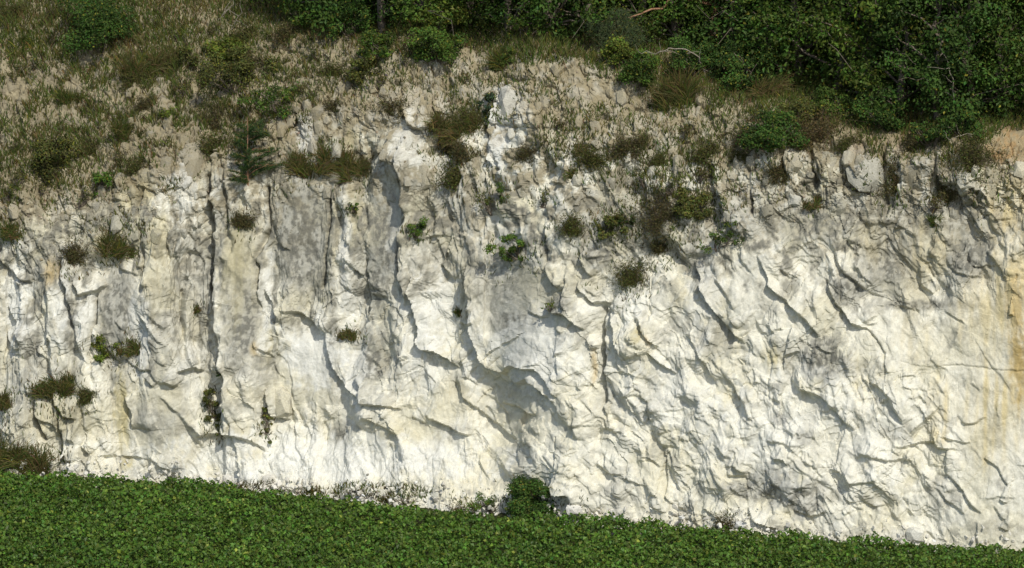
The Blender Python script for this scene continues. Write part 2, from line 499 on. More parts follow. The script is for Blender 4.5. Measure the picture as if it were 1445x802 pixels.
def scarp(pts, h, wfall, edge=2.0, hollow=0.15, taper=0.25, traced=False):
    pts = np.array(pts, np.float32)
    pad = wfall * 2.6 + 8
    x0, y0 = pts.min(0) - pad; x1, y1 = pts.max(0) + pad
    j0, j1 = np.searchsorted(cx, (x0, x1)); i0, i1 = np.searchsorted(ry, (y0, y1))
    if j1 - j0 < 2 or i1 - i0 < 2: return
    X = (EX if traced else WX)[i0:i1, j0:j1]; Y = (EY if traced else WY)[i0:i1, j0:j1]
    best = np.full(X.shape, 1e9, np.float32); sd = np.zeros_like(X); tp = np.zeros_like(X); en = np.zeros_like(X)
    seg = np.hypot(*(pts[1:] - pts[:-1]).T); cum = np.concatenate([[0], np.cumsum(seg)]); tot = cum[-1]
    for k in range(len(seg)):
        a = pts[k]; ab = pts[k + 1] - a
        t = ((X - a[0]) * ab[0] + (Y - a[1]) * ab[1]) / (seg[k] ** 2)
        tc = np.clip(t, 0, 1)
        ex = X - a[0] - tc * ab[0]; ey = Y - a[1] - tc * ab[1]
        dd = np.hypot(ex, ey)
        side = ((X - a[0]) * ab[1] - (Y - a[1]) * ab[0]) / seg[k]
        m = dd < best - 1e-4
        best = np.where(m, dd, best)
        sd = np.where(m, np.where(side >= 0, 1, -1) * dd, sd)
        tp = np.where(m, (cum[k] + tc * seg[k]) / tot, tp)
        over = np.where(t < 0, -t * seg[k], np.where(t > 1, (t - 1) * seg[k], 0)) if (k == 0 or k == len(seg) - 1) else 0
        if k == 0: over = np.where(t < 0, -t * seg[k], over if len(seg) == 1 else 0)
        elif k == len(seg) - 1: over = np.where(t > 1, (t - 1) * seg[k], 0)
        en = np.where(m, over, en)
    tw = np.clip(tp / taper, 0, 1) * np.clip((1 - tp) / taper, 0, 1)
    tw = (np.sqrt(tw) * 0.95 + 0.05) * (1 + .35 * nxs[i0:i1, j0:j1])
    tw = tw * np.exp(-(en / (wfall * 0.35 + 2)) ** 2)
    up = np.clip((sd + edge) / (2 * edge), 0, 1)
    prof = up * np.clip(1 - np.maximum(sd, 0) / (1.9 * wfall), 0, 1) * h - hollow * h * (1 - up) * np.exp(-np.maximum(-sd, 0) / (wfall * 0.45))
    DISP[i0:i1, j0:j1] += prof * tw

for e in EDGES:
    ox, oy = TILE[e[0]]
    scarp([(ox + a * S3, oy + b * S3) for a, b in e[3:]], e[1] * {'E': .85, 'I': .75, 'D': .9, 'H': .85, 'G': .55, 'J': .5}.get(e[0], .7), e[2] * .7, 1.6, .28, .16, True)

def crack(pts, depth, wd):
    pts = np.array(pts, np.float32)
    x0, y0 = pts.min(0) - 14; x1, y1 = pts.max(0) + 14
    j0, j1 = np.searchsorted(cx, (x0, x1)); i0, i1 = np.searchsorted(ry, (y0, y1))
    X = EX[i0:i1, j0:j1]; Y = EY[i0:i1, j0:j1]; best = np.full(X.shape, 1e9, np.float32)
    for a, b in zip(pts[:-1], pts[1:]):
        ab = b - a; t = np.clip(((X - a[0]) * ab[0] + (Y - a[1]) * ab[1]) / (ab @ ab), 0, 1)
        best = np.minimum(best, np.hypot(X - a[0] - t * ab[0], Y - a[1] - t * ab[1]))
    DISP[i0:i1, j0:j1] -= depth * np.exp(-(best / wd) ** 2) * (1 + .3 * nys[i0:i1, j0:j1])
CRACKS = [('D', .55, 3.2, (885,-60), (900,150), (905,300), (900,430), (915,560), (935,680), (955,800), (965,900)),
 ('D', .3, 4, (950,-80), (955,60), (965,180), (985,260)), ('D', .3, 2.6, (250,260), (270,380), (288,480), (315,580)), ('E', .4, 2.4, (275,30), (262,150), (245,250), (245,350), (265,430)),
 ('E', .5, 3, (1095,500), (1098,640), (1108,720), (1095,810), (1110,900)), ('D', .35, 2.4, (1128,0), (1135,150), (1085,290), (1090,420)), ('H', .4, 2.4, (255,150), (255,250), (265,350)),
 ('H', .4, 3, (145,80), (150,170), (190,260)), ('E', .3, 2.4, (100,300), (98,420), (95,550)), ('D', .3, 2.4, (405,450), (395,640), (388,760)), ('E', .35, 2.6, (535,380), (545,480), (550,560)),
 ('B', .4, 2.6, (262,640), (268,800), (275,950)), ('G', .25, 2, (770,590), (830,650), (855,700), (860,800)), ('J', .22, 1.8, (1105,310), (1108,400), (1170,460)), ('J', .2, 1.8, (1275,345), (1330,380), (1372,452)),
 ('G', .07, 1.6, (920,720), (1030,750), (1180,745), (1442,775)), ('I', .3, 2.2, (1355,300), (1358,400), (1360,490)), ('D', .3, 2.4, (770,430), (775,590)), ('D', .25, 2.2, (1400,20), (1388,200), (1365,420)),
 ('I', .25, 2, (905,250), (912,360), (895,415)), ('D', .28, 2.4, (600,0), (575,120), (610,300), (600,420)), ('E', .2, 2, (860,60), (880,180), (870,330), (905,400)), ('B', .3, 2.4, (620,540), (650,620), (690,720)),
 ('C', .35, 3, (850,640), (850,800), (860,900)), ('C', .3, 2.6, (545,640), (560,800)), ('C', .3, 2.6, (680,660), (670,800)), ('C', .3, 2.6, (1065,660), (1075,800)), ('C', .3, 2.6, (420,640), (425,800)), ('C', .3, 2.4, (260,650), (280,800), (290,900))]
for e in CRACKS:
    ox, oy = TILE[e[0]]
    k_ = .35 if e[0] in 'GJI' else .85
    crack([(ox + a * S3, oy + b * S3) for a, b in e[3:]], e[1] * k_, e[2] * (.75 if e[0] in 'GJI' else 1))

# region masks
depth_t = PY - trans_y[None, :]                      # >0 on the steep face
face = sstep(-10, 60, depth_t)
scree = sstep(40, -30, depth_t)
right_smooth = sstep(1290, 1380, PX + 18 * nxl) * sstep(380, 440, PY) + 0.7 * sstep(1150, 1230, PX) * sstep(420, 450, PY) * sstep(540, 510, PY)
right_smooth = np.clip(right_smooth, 0, 1)
slabs = np.zeros_like(PX)
for (sx, sy, ax, ay) in ((425, 330, 42, 85), (340, 400, 26, 120), (230, 600, 55, 60), (165, 430, 28, 55), (545, 330, 26, 90), (730, 430, 60, 60), (440, 520, 45, 60), (1060, 400, 30, 60), (720, 480, 70, 45), (620, 600, 45, 50)):
    slabs = np.maximum(slabs, np.exp(-(((PX - sx) / ax) ** 4 + ((PY - sy) / ay) ** 4)))
calm = np.clip(np.maximum(np.maximum(right_smooth * 0.92, slabs * 0.9), apron * 0.45), 0, 1)
calm = np.maximum(calm, .15 * np.exp(-(((PX - 690) / 140) ** 4 + ((PY - 480) / 120) ** 4)))
rflat = 1 - .5 * sstep(820, 980, PX) * sstep(300, 380, PY)
act = face * (1 - calm)

# large bulges
LOW = 0.26 * gnoise(PX / 210, PY / 260, 21) + 0.06 * gnoise(PX / 85, PY / 150, 22) * (0.4 + 0.6 * face)
for (bx, by, ax, ay, h) in ((720, 440, 80, 110, .3), (1060, 430, 60, 90, .4), (1190, 450, 60, 70, .3), (650, 610, 120, 40, -.12), (430, 530, 50, 70, -.25),
                            (340, 400, 28, 180, .25), (1250, 560, 70, 60, .35), (820, 680, 35, 45, .35), (230, 590, 60, 70, .25), (640, 470, 30, 60, -.2),
                            (850, 490, 15, 70, -.25), (960, 470, 60, 70, .25), (170, 560, 16, 110, .2), (1310, 250, 40, 40, .15)):
    LOW = LOW + 0.7 * h * np.exp(-(((PX - bx) / ax) ** 2 + ((PY - by) / ay) ** 2))
DISP += LOW

# joints and plates: upright on the left, leaning to the lower right on the right
shear = 0.30 * sstep(520, 900, PX)
U = WX - shear * (PY - 420) + 7 * nxl
V = WY + 7 * nyl
FU = PX - shear * (PY - 420) + 5 * nxl; FV = PY + 4 * nyl
leftm = sstep(820, 620, PX) * face
def terrace(D, step, keep=.3, wd=.16):
    """split a faceted surface into slabs that break off along sharp, angular edges"""
    q = D / step; fl = np.floor(q); f = q - fl
    return step * (fl + (1 - keep) * np.clip((f - .5) / wd + .5, 0, 1) + keep * f)
F1 = facet(72, 150, 131, FU, FV); F2 = facet(34, 60, 132, FU + 2 * nxs, FV); F3 = facet(15, 24, 133, FU, FV); F4 = facet(7.5, 11, 138, FU, FV)
F5 = facet(27, 190, 134, PX + 3 * nxs, PY)
big = .40 * F1 + .16 * F2 + leftm * .46 * F5 + .02 * F3
DISP += act * rflat * terrace(big, .15, .42, .10) + (1 - act) * face * .035 * F2
F6 = facet(19, 19, 139, PX + 2 * nxs, PY); F7 = facet(40, 34, 140, PX, PY)
mid = .10 * F2 + .07 * F3 + .105 * F6 + .16 * F7 + .016 * F4
DISP += (.14 + .86 * act) * face * terrace(mid, .07, .42, .12)
DISP += (.2 + .8 * act) * face * .032 * F4
DISP += .045 * face * facet(110, 60, 135, PX, PY)
for Lx, Ly, off, tilt, seed, amp in ((62, 130, .05, .06, 31, act), (30, 62, .03, .05, 41, act * sstep(-.3, .2, gnoise(PX / 120, PY / 120, 5))),
                                     (13, 22, .022, .03, 61, act * sstep(-.1, .4, gnoise(PX / 70, PY / 70, 6)))):
    r0, r1, r2, bx, by, f = plates(U / Lx, V / Ly, seed)
    DISP += amp * (off * r0 + tilt * (r1 * bx + r2 * by)).astype(np.float32)
    DISP -= amp * off * 0.6 * np.exp(-(f / 0.05) ** 2) * (r0 > 0.3)
# broken rubble band below the turf and the scree
rub = np.clip(sstep(110, 40, depth_t) * sstep(-120, 20, depth_t) * (0.5 + 0.7 * sstep(860, 1000, PX)) + scree * 0.8, 0, 1)
rub = rub * (1 - 0.6 * slabs) * sstep(-50, 10, PY - crest_y[None, :])
for L_, off, seed in ((30, .10, 71), (13, .06, 81), (6.5, .032, 91)):
    r0, r1, r2, bx, by, f = plates((WX - 0.3 * shear * PY) / L_, WY / (L_ * 1.25), seed)
    DISP += rub * (off * r0 * 0.8 + off * 1.6 * (r1 * bx + r2 * by) - off * .7 * np.exp(-(f / .09) ** 2))
DISP += rub * .16 * facet(36, 62, 136, PX, PY) + rub * .07 * facet(15, 22, 137, PX, PY) + scree * 0.18 * fbm(PX / 60, PY / 50, 101, 4)
# small chips and scales, many of them, denser on the broken right flank
rr = random.Random(5)
for k in range(1500):
    x = rr.uniform(-20, 1465); y = rr.uniform(235, 775)
    dens = 0.42 + 0.58 * sstep(640, 950, np.float32(x)) * sstep(380, 520, np.float32(y))
    j = min(np.searchsorted(cx, x), NX - 1); i = min(np.searchsorted(ry, y), NY - 1)
    if rr.random() > 0.6 * dens * (1 - calm[i, j] * 0.85): continue
    sh = 0.0 if x < 520 else min(1, (x - 520) / 350)
    ang = math.radians(rr.gauss(86 - 24 * sh, 42))
    if rr.random() < 0.22: ang = math.radians(rr.gauss(8, 15))
    ln = rr.uniform(9, 42)
    p = [(x, y)]
    for q in range(3):
        ang += rr.gauss(0, .3)
        p.append((p[-1][0] + math.cos(ang) * ln / 3, p[-1][1] + math.sin(ang) * ln / 3))
    scarp(p, rr.uniform(.03, .07) if rr.random() < .65 else rr.uniform(.07, .15), rr.uniform(8, 26), 1.6, 0.12)
# grain
DISP += (0.022 * fbm(PX / 20, PY / 26, 111, 4, 0.55)) * (0.5 + 0.5 * face)
streak = fbm(PX / 9, PY / 22, 121, 3, .6) * 0.035 + gnoise(PX / 26, PY / 40, 122) * 0.08
DISP += streak * apron
topfade = sstep(-20, 20, PY - crest_y[None, :])
DISP = DISP * (0.25 + 0.75 * topfade)
P = P0 + NRM * DISP[..., None]

def blob(x, y, ax, ay, seed, rough=0.55):
    r = np.sqrt(((PX - x) / ax) ** 2 + ((PY - y) / ay) ** 2)
    return r

# --- chalk colours: fresh white, weathered cream, grey lichen, yellow and rust stains, soil
n_a = fbm(PX / 75, PY / 90, 201, 5); n_b = fbm(PX / 22, PY / 30, 202, 5, .6); n_c = fbm(PX / 7, PY / 10, 203, 3, .6)
white = np.array([.82, .80, .70]); cream = np.array([.69, .64, .45]); grey = np.array([.215, .212, .185]); tan = np.array([.335, .275, .17])
yel = np.array([.56, .50, .29]); rust = np.array([.55, .405, .17]); och = np.array([.70, .595, .34]); soil = np.array([.30, .20, .11])
n_b0 = n_b; n_s = gnoise(PX / 6, PY / 75, 205) + .6 * gnoise(PX / 15, PY / 150, 206)
C = np.ones(PX.shape + (3,), np.float32) * white
def lay(mask, col):
    global C
    m = np.clip(mask, 0, 1)[..., None]
    C = C * (1 - m) + col * m
lay(sstep(-.25, .55, n_a + .25 * n_b) * (0.42 + 0.3 * sstep(520, 250, PY)), cream)
lay(sstep(500, 300, PX) * 0.35 * sstep(-.2, .4, n_b), np.array([.62, .58, .46]))
lay(0.8 * sstep(450, 260, PY + 40 * n_a) * sstep(-.35, .35, n_b + .4 * n_c), np.array([.54, .49, .37]))
# weathered grey skin
gmask = np.zeros_like(PX)
for x, y, ax, ay, s in ((425, 335, 50, 95, .9), (350, 455, 28, 75, .85), (318, 300, 12, 90, .7), (165, 435, 32, 60, .9), (548, 335, 30, 75, .8), (530, 400, 24, 60, .7), (520, 510, 36, 45, .9), (700, 395, 80, 55, .55),
                        (735, 455, 45, 22, .7), (848, 355, 26, 34, .8), (60, 150, 40, 42, 1), (1195, 410, 26, 28, 1.1), (1165, 505, 40, 36, 1.1), (1090, 688, 65, 30, 1.2), (1135, 705, 35, 28, 1.2), (1105, 592, 14, 11, 1.1),
                        (1137, 616, 14, 13, 1.0), (1255, 365, 50, 60, .75), (1010, 470, 35, 40, .5), (475, 612, 20, 20, .8), (795, 430, 22, 18, .9), (1260, 305, 230, 38, .7), (1365, 362, 38, 45, .9), (235, 440, 35, 60, .5),
                        (160, 330, 60, 30, .6), (200, 500, 40, 40, .55), (265, 400, 22, 50, .5), (880, 300, 80, 40, .55), (650, 290, 60, 50, .55), (560, 250, 60, 40, .6), (1300, 430, 90, 9, .8), (985, 360, 30, 40, .5),
                        (740, 550, 60, 20, .3), (40, 560, 60, 60, .4), (100, 590, 30, 30, .6), (1050, 300, 120, 50, .5), (660, 380, 30, 60, .5), (505, 310, 18, 60, .5), (140, 125, 60, 60, .4), (250, 230, 40, 40, .6), (430, 190, 30, 30, .6),
                        (710, 170, 15, 40, .4), (1220, 240, 30, 40, .6), (1295, 240, 30, 35, .6), (1335, 245, 30, 25, .7), (215, 590, 40, 40, .45), (860, 560, 25, 30, .3), (600, 360, 30, 50, .4)):
    r = np.sqrt(((PX - x) / ax) ** 2 + ((PY - y) / ay) ** 2)
    gmask = np.maximum(gmask, s * sstep(1.25, .35, r + .45 * n_b + .25 * n_c))
gmask = np.clip(gmask * 1.4, 0, 1.15)
gmask = np.maximum(gmask, .9 * sstep(-.1, .5, n_b + .5 * n_a + .25 * n_s) * sstep(520, 330, PY + 60 * n_a))
gmask = np.maximum(gmask, .85 * sstep(680, 520, PX) * sstep(620, 480, PY) * sstep(-.25, .45, fbm(PX / 30, PY / 110, 207, 4) + .3 * n_s))
gmask = np.maximum(gmask, .45 * sstep(.2, .6, fbm(PX / 45, PY / 45, 208, 5, .6)))
lay(gmask * (0.5 + 0.55 * sstep(-.35, .4, n_c + .5 * n_b)), grey)
n_b = .5 * n_b0 + .75 * n_s + .25 * gnoise(PX / 2.5, PY / 30, 209)
for x, y, ax, ay, s in ((340, 370, 26, 95, .5), (172, 580, 12, 70, .9), (178, 655, 10, 12, .9), (155, 350, 40, 30, .5), (1090, 505, 16, 26, .8), (495, 195, 10, 22, .8), (515, 240, 16, 30, .4), (905, 470, 8, 16, .7), (230, 560, 60, 30, .25),
                        (500, 300, 10, 60, .4), (190, 270, 30, 30, .5), (220, 380, 30, 80, .35), (380, 480, 16, 40, .5), (560, 610, 60, 20, .25), (350, 610, 40, 25, .35), (645, 560, 40, 40, .3), (80, 590, 60, 40, .35)):
    r = np.sqrt(((PX - x) / ax) ** 2 + ((PY - y) / ay) ** 2)
    lay(s * sstep(1.2, .2, r + .4 * n_b + .2 * n_c), yel)
for x, y, ax, ay, s in ((74, 384, 16, 26, .6), (366, 492, 8, 12, .5), (838, 520, 4, 30, .6), (732, 590, 8, 16, .5), (1441, 510, 22, 80, 1.), (1432, 430, 20, 70, .8), (920, 483, 5, 12, .7), (540, 690, 5, 5, .3), (1020, 210, 8, 8, .6), (395, 570, 3, 22, .4)):
    r = np.sqrt(((PX - x) / ax) ** 2 + ((PY - y) / ay) ** 2)
    lay(s * sstep(1.2, .2, r + .4 * n_b + .2 * n_c), rust)
st = sstep(-.2, .5, gnoise(PX / 9, PY / 80, 301) + .4 * n_b)
for x, y, ax, ay, s in ((1405, 570, 60, 100, .9), (1325, 590, 22, 70, .8), (1425, 290, 50, 90, .8), (1420, 420, 50, 90, .8), (1290, 470, 40, 60, .4), (1215, 560, 14, 60, .5), (1300, 350, 60, 60, .4), (1385, 440, 60, 60, .45), (1230, 330, 20, 50, .45), (1170, 660, 60, 60, .2), (860, 590, 40, 30, .25), (1390, 620, 20, 40, .6)):
    r = np.sqrt(((PX - x) / ax) ** 2 + ((PY - y) / ay) ** 2)
    lay(s * sstep(1.2, .2, r + .3 * n_b) * (0.35 + 0.65 * st), och)
n_b = n_b0
# crumbly tan scree with soil, turf soil above
lay(scree * (0.72 + 0.28 * sstep(-.3, .4, n_b + .3 * n_a + .3 * n_c)) * (0.7 + 0.3 * sstep(700, 300, PX)), tan)
lay(sstep(30, -60, depth_t) * (.55 + .45 * sstep(620, 420, PX)) * (.55 + .45 * sstep(-.3, .3, n_b + .4 * n_a)), np.array([.25, .218, .145]))
lay(sstep(12, -25, PY - crest_y[None, :] + 14 * n_b) * 0.9, np.array([.16, .125, .07]))
lay(sstep(1.1, .5, np.sqrt(((PX - 1432) / 50) ** 2 + ((PY - 207) / 28) ** 2) + .3 * n_b), np.array([.43, .30, .155]))
lay(.5 * sstep(1.2, .3, np.sqrt(((PX - 1250) / 140) ** 2 + ((PY - 195) / 26) ** 2) + .4 * n_b), soil)
lay(.8 * sstep(370, 150, PY + 50 * n_a) * sstep(-.35, .25, n_b + .35 * n_c + .2 * n_s), np.array([.375, .325, .215]))
# fresh white faces
for x, y, ax, ay, s in ((440, 500, 45, 55, .8), (20, 430, 26, 60, .8), (125, 450, 16, 60, .7), (500, 530, 24, 60, .7), (490, 380, 12, 130, .6), (375, 430, 10, 70, .7), (712, 160, 18, 45, .7), (705, 215, 16, 26, .8), (580, 205, 22, 40, .6), (630, 440, 30, 60, .7),
                        (600, 480, 30, 90, .6), (670, 500, 30, 60, .5), (760, 500, 60, 60, .6), (200, 470, 22, 70, .6), (90, 440, 14, 60, .6), (870, 430, 40, 60, .5), (1000, 420, 30, 60, .5), (960, 560, 90, 60, .5), (450, 650, 260, 45, .75), (1150, 620, 160, 110, .4), (260, 270, 20, 50, .5), (265, 520, 24, 40, .4), (430, 190, 22, 22, .5), (560, 300, 14, 100, .4)):
    r = np.sqrt(((PX - x) / ax) ** 2 + ((PY - y) / ay) ** 2)
    lay(s * sstep(1.15, .5, r + .45 * n_b + .2 * n_c), np.array([.83, .83, .785]))
C *= (1 + .07 * n_c)[..., None]
C = np.clip(C, .02, .86)

idx = np.arange(NX * NY).reshape(NY, NX)
Fq = np.stack([idx[1:, :-1], idx[1:, 1:], idx[:-1, 1:], idx[:-1, :-1]], -1).reshape(-1, 4)
cliff = link('cliff', fast_mesh('cliff', P.reshape(-1, 3), Fq, C.reshape(-1, 3), smooth=False), M_CHALK)
tag(cliff, kind='structure')

# surface normal of the finished face, for planting
du = np.gradient(P, axis=1); dv = np.gradient(P, axis=0)
SN = np.cross(du, dv); SN /= np.linalg.norm(SN, axis=-1, keepdims=True) + 1e-9
if SN[NY // 2, NX // 2, 1] > 0: SN = -SN
def at(px, py):
    j = np.clip(np.searchsorted(cx, px), 0, NX - 1); i = np.clip(np.searchsorted(ry, py), 0, NY - 1)
    return P[i, j]
def nat(px, py):
    j = np.clip(np.searchsorted(cx, px), 0, NX - 1); i = np.clip(np.searchsorted(ry, py), 0, NY - 1)
    return NRM[i, j]
MPP = 0.0255     # metres per photo pixel at the cliff

# plateau continuing behind the wood
back = P[0]
Vb = []
for k, (dy_, dz_) in enumerate(((-.5, -.02), (30, 3), (90, 6), (400, 10), (1500, 12))):
    q = back.copy(); q[:, 1] += dy_; q[:, 2] += dz_; q[:, 0] *= (1 + 0.02 * dy_ ** .8 if dy_ > 0 else 1)
    Vb.append(q[::12])
nb = Vb[0].shape[0]
Vb = np.concatenate(Vb); ii = np.arange(len(Vb)).reshape(-1, nb)
Fb = np.stack([ii[:-1, :-1], ii[:-1, 1:], ii[1:, 1:], ii[1:, :-1]], -1).reshape(-1, 4)
tag(link('plateau', fast_mesh('plateau', Vb, Fb, smooth=True), mat_noise('woodland_floor', (.04, .035, .02), (.10, .08, .045), 1.5)), kind='structure')

# ------------------------------------------------------------------ field
nfx, nfy = 90, 90
gx = np.concatenate([[-1500, -400, -120], np.linspace(-60, 60, nfx), [120, 400, 1500]])
gy = np.concatenate([[-1500, -500], np.linspace(-140, 40, nfy)])
GX, GY = np.meshgrid(gx, gy)
GZ = 0.05 * gnoise(GX / 3, GY / 3, 401) * (np.abs(GX) < 61) - 0.06
ii = np.arange(GX.size).reshape(GX.shape)
Fg = np.stack([ii[:-1, :-1], ii[:-1, 1:], ii[1:, 1:], ii[1:, :-1]], -1).reshape(-1, 4)
tag(link('field', fast_mesh('field', np.stack([GX, GY, GZ], -1).reshape(-1, 3), Fg, smooth=True), M_SOIL), kind='structure')

# ------------------------------------------------------------------ leaves and blades
def leaves(cen, nrm, size, cols, rg, aspect=0.62):
    """folded diamond leaves, 4 verts, 2 triangles each"""
    n = len(cen)
    nrm = nrm / (np.linalg.norm(nrm, axis=1, keepdims=True) + 1e-9)
    r = rg.normal(size=(n, 3)); t = r - (r * nrm).sum(1, keepdims=True) * nrm
    t /= np.linalg.norm(t, axis=1, keepdims=True) + 1e-9
    b = np.cross(nrm, t)
    s = np.asarray(size).reshape(-1, 1) * np.ones((n, 1))
    fold = 0.16
    v = np.stack([cen - t * s * .5, cen + b * s * .5 * aspect + nrm * s * fold - t * s * .05, cen + t * s * .5 - nrm * s * .08, cen - b * s * .5 * aspect + nrm * s * fold - t * s * .05], 1)
    base = np.arange(n)[:, None] * 4
    f = np.concatenate([base + np.array([0, 1, 2]), base + np.array([0, 2, 3])])
    return v.reshape(-1, 3), f, np.repeat(cols, 4, 0)

def blades(root, tip, width, cols, bend):
    """thin bent blades: 5 verts, 3 triangles"""
    n = len(root)
    ax = tip - root
    side = np.cross(ax, np.array([0, -1.0, 0.25])); side /= np.linalg.norm(side, axis=1, keepdims=True) + 1e-9
    w_ = np.asarray(width).reshape(-1, 1)
    mid = root + ax * .55 + bend
    v = np.stack([root - side * w_ * .5, root + side * w_ * .5, mid + side * w_ * .4, mid - side * w_ * .4, tip], 1)
    b = np.arange(n)[:, None] * 5
    f = np.concatenate([b + np.array([0, 1, 2]), b + np.array([0, 2, 3]), b + np.array([3, 2, 4])])
    return v.reshape(-1, 3), f, np.repeat(cols, 5, 0)

def tubes(lines, sides=5):
    """lines: list of (points Nx3, radii N) -> tapered tubes"""
    V = []; F = []; o = 0
    for pts, rad in lines:
        pts = np.asarray(pts, float); n = len(pts)
        tg = np.gradient(pts, axis=0); tg /= np.linalg.norm(tg, axis=1, keepdims=True) + 1e-9
        ref = np.array([0.13, 1, 0.07])
        a = np.cross(tg, ref); a /= np.linalg.norm(a, axis=1, keepdims=True) + 1e-9
        b = np.cross(tg, a)
        an = np.linspace(0, 2 * math.pi, sides, endpoint=False)
        ring = pts[:, None, :] + (a[:, None, :] * np.cos(an)[None, :, None] + b[:, None, :] * np.sin(an)[None, :, None]) * np.asarray(rad)[:, None, None]
        V.append(ring.reshape(-1, 3))
        for k in range(n - 1):
            for s in range(sides):
                s2 = (s + 1) % sides
                F.append((o + k * sides + s, o + k * sides + s2, o + (k + 1) * sides + s2, o + (k + 1) * sides + s))
        o += n * sides
    return np.concatenate(V), np.array(F)

def limb(rg, p0, p1, r0, r1, n=5, wob=0.08):
    p0 = np.array(p0, float); p1 = np.array(p1, float)
    t = np.linspace(0, 1, n)[:, None]
    L_ = np.linalg.norm(p1 - p0)
    pts = p0 + (p1 - p0) * t + rg.normal(size=(n, 3)) * wob * L_ * np.sin(t * math.pi) + np.array([0, 0, 1]) * (L_ * .08) * np.sin(t * math.pi)
    return pts, np.linspace(r0, r1, n)

def tint(rg, n, base, var=0.25, yellow=0.08, ycol=(.20, .19, .03)):
    c = np.array(base)[None, :] * (1 + var * rg.normal(size=(n, 1)))
    c = c * (1 + 0.12 * rg.normal(size=(n, 3)))
    m = rg.random(n) < yellow
    c[m] = np.array(ycol) * (1 + .3 * rg.normal(size=(m.sum(), 1)))
    return np.clip(c, .004, .6)

GREEN = (.080, .138, .024); DKGREEN = (.055, .105, .021); YGREEN = (.12, .155, .026); OLIVE = (.105, .115, .032); DRY = (.16, .125, .055); BROWN = (.115, .105, .045); BLUEG = (.045, .075, .04)

def clump_leaves(rg, centres, radii, per, size, base, var=.25, yellow=.02, flat=.75):
    cs = []; ns = []; cl = []
    for c, r in zip(centres, radii):
        n = max(6, int(per * r * r))
        dirs = rg.normal(size=(n, 3)); dirs /= np.linalg.norm(dirs, axis=1, keepdims=True)
        rad = r * (0.35 + 0.65 * rg.random(n) ** .6)[:, None] * (1 + .18 * rg.normal(size=(n, 1)))
        pos = dirs * rad; pos[:, 2] *= flat
        cs.append(np.array(c) + pos)
        ns.append(dirs * .7 + rg.normal(size=(n, 3)) * .5 + np.array([.15, -.35, .5]))
        cl.append(tint(rg, n, np.array(base) * rg.uniform(.5, 1.55), var * .7, yellow))  # per-clump brightness painted into leaf colour, suggesting sunlit and shaded clusters
    cs = np.concatenate(cs); ns = np.concatenate(ns); cl = np.concatenate(cl)
    sz = size * (0.6 + .8 * rg.random(len(cs)))
    return leaves(cs, ns, sz, cl, rg)

def make_tree(seed, H, R, low, nclump, per, size, base):
    rg = np.random.default_rng(seed)
    lines = []
    top = np.array([rg.normal() * .3, rg.normal() * .3, H * .93])
    tp, tr = limb(rg, (0, 0, -.5), top, .13 + .012 * H, .025, 9, .025)
    lines.append((tp, tr))
    cen = []; rad = []
    for k in range(nclump):
        z = H * (low + (1 - low) * (k + rg.random()) / nclump)
        f = (z / H - low) / (1 - low)
        rr_ = R * (0.35 + 0.75 * math.sin(math.pi * min(1, (f * .82 + .18))) ** .7) * rg.uniform(.35, 1.0)
        a = rg.random() * 2 * math.pi
        c = np.array([math.cos(a) * rr_, math.sin(a) * rr_, z])
        cen.append(c); rad.append(R * rg.uniform(.24, .44))
        if k % 2 == 0:
            kk = int(np.argmin(np.abs(tp[:, 2] - max(.4, z - .7 * rr_))))
            lines.append(limb(rg, tp[kk], c, .055 * rg.uniform(.6, 1.2), .012, 5, .06))
        if k % 3 == 0:
            lines.append(limb(rg, c, c + rg.normal(size=3) * R * .35, .015, .006, 4, .1))
    tv, tf = tubes(lines, 5)
    v, f, c = clump_leaves(rg, cen, rad, per, size, base)
    return fast_mesh('trunk', tv, tf, smooth=True), fast_mesh('crown', v, f, c)

def place_parts(name, parts, loc, label, cat, group=None, rotz=0, scale=1.0):
    e = link(name, None, loc=loc)
    e.rotation_euler = (0, 0, rotz); e.scale = (scale,) * 3
    e.empty_display_size = .2
    tag(e, label, cat, group)
    for nm, me, mt in parts:
        link(nm, me, mt, e)
    return e

# trees along the edge of the wood and deeper in it
edge_kinds = [make_tree(500 + k, 6.2, 2.1, .07, 46, 260, .15, b) for k, b in enumerate((GREEN, DKGREEN, (.068, .125, .024), (.10, .15, .026)))]
deep_kinds = [make_tree(520 + k, 8.0, 2.4, .10, 40, 150, .20, b) for k, b in enumerate((DKGREEN, (.032, .062, .015)))]
trng = random.Random(3)
edge_feet = [(265, -22), (335, -14), (410, 14), (470, 34), (540, 42), (600, 36), (660, 40), (715, 46), (770, 46), (828, 48), (955, 62), (905, 44), (1000, 50),
             (1035, 72), (1075, 92), (1130, 106), (1180, 128), (1228, 150), (1272, 166), (1325, 172), (1372, 168), (1418, 160), (1465, 158), (1520, 155)]
for k, (x, y) in enumerate(edge_feet):
    tr, cr = edge_kinds[(k * 3 + k // 4) % 4]
    place_parts('broadleaf_tree', [('trunk', tr, M_BARK), ('crown', cr, M_LEAF)], at(x, y) - np.array([0, 0, .1]),
                'leafy green tree at the front edge of the wood above the cliff', 'tree', 'trees along the front edge of the wood', trng.uniform(0, 6.28), trng.uniform(.82, 1.12))
deep_feet = [(x + trng.uniform(-20, 20), ipl(list(zip(cx, crest_y)), x) - 95 - trng.uniform(0, 50)) for x in range(230, 1640, 78)]
deep_feet += [(x + trng.uniform(-20, 20), ipl(list(zip(cx, crest_y)), x) - 190 - trng.uniform(0, 40)) for x in range(190, 1640, 110)]
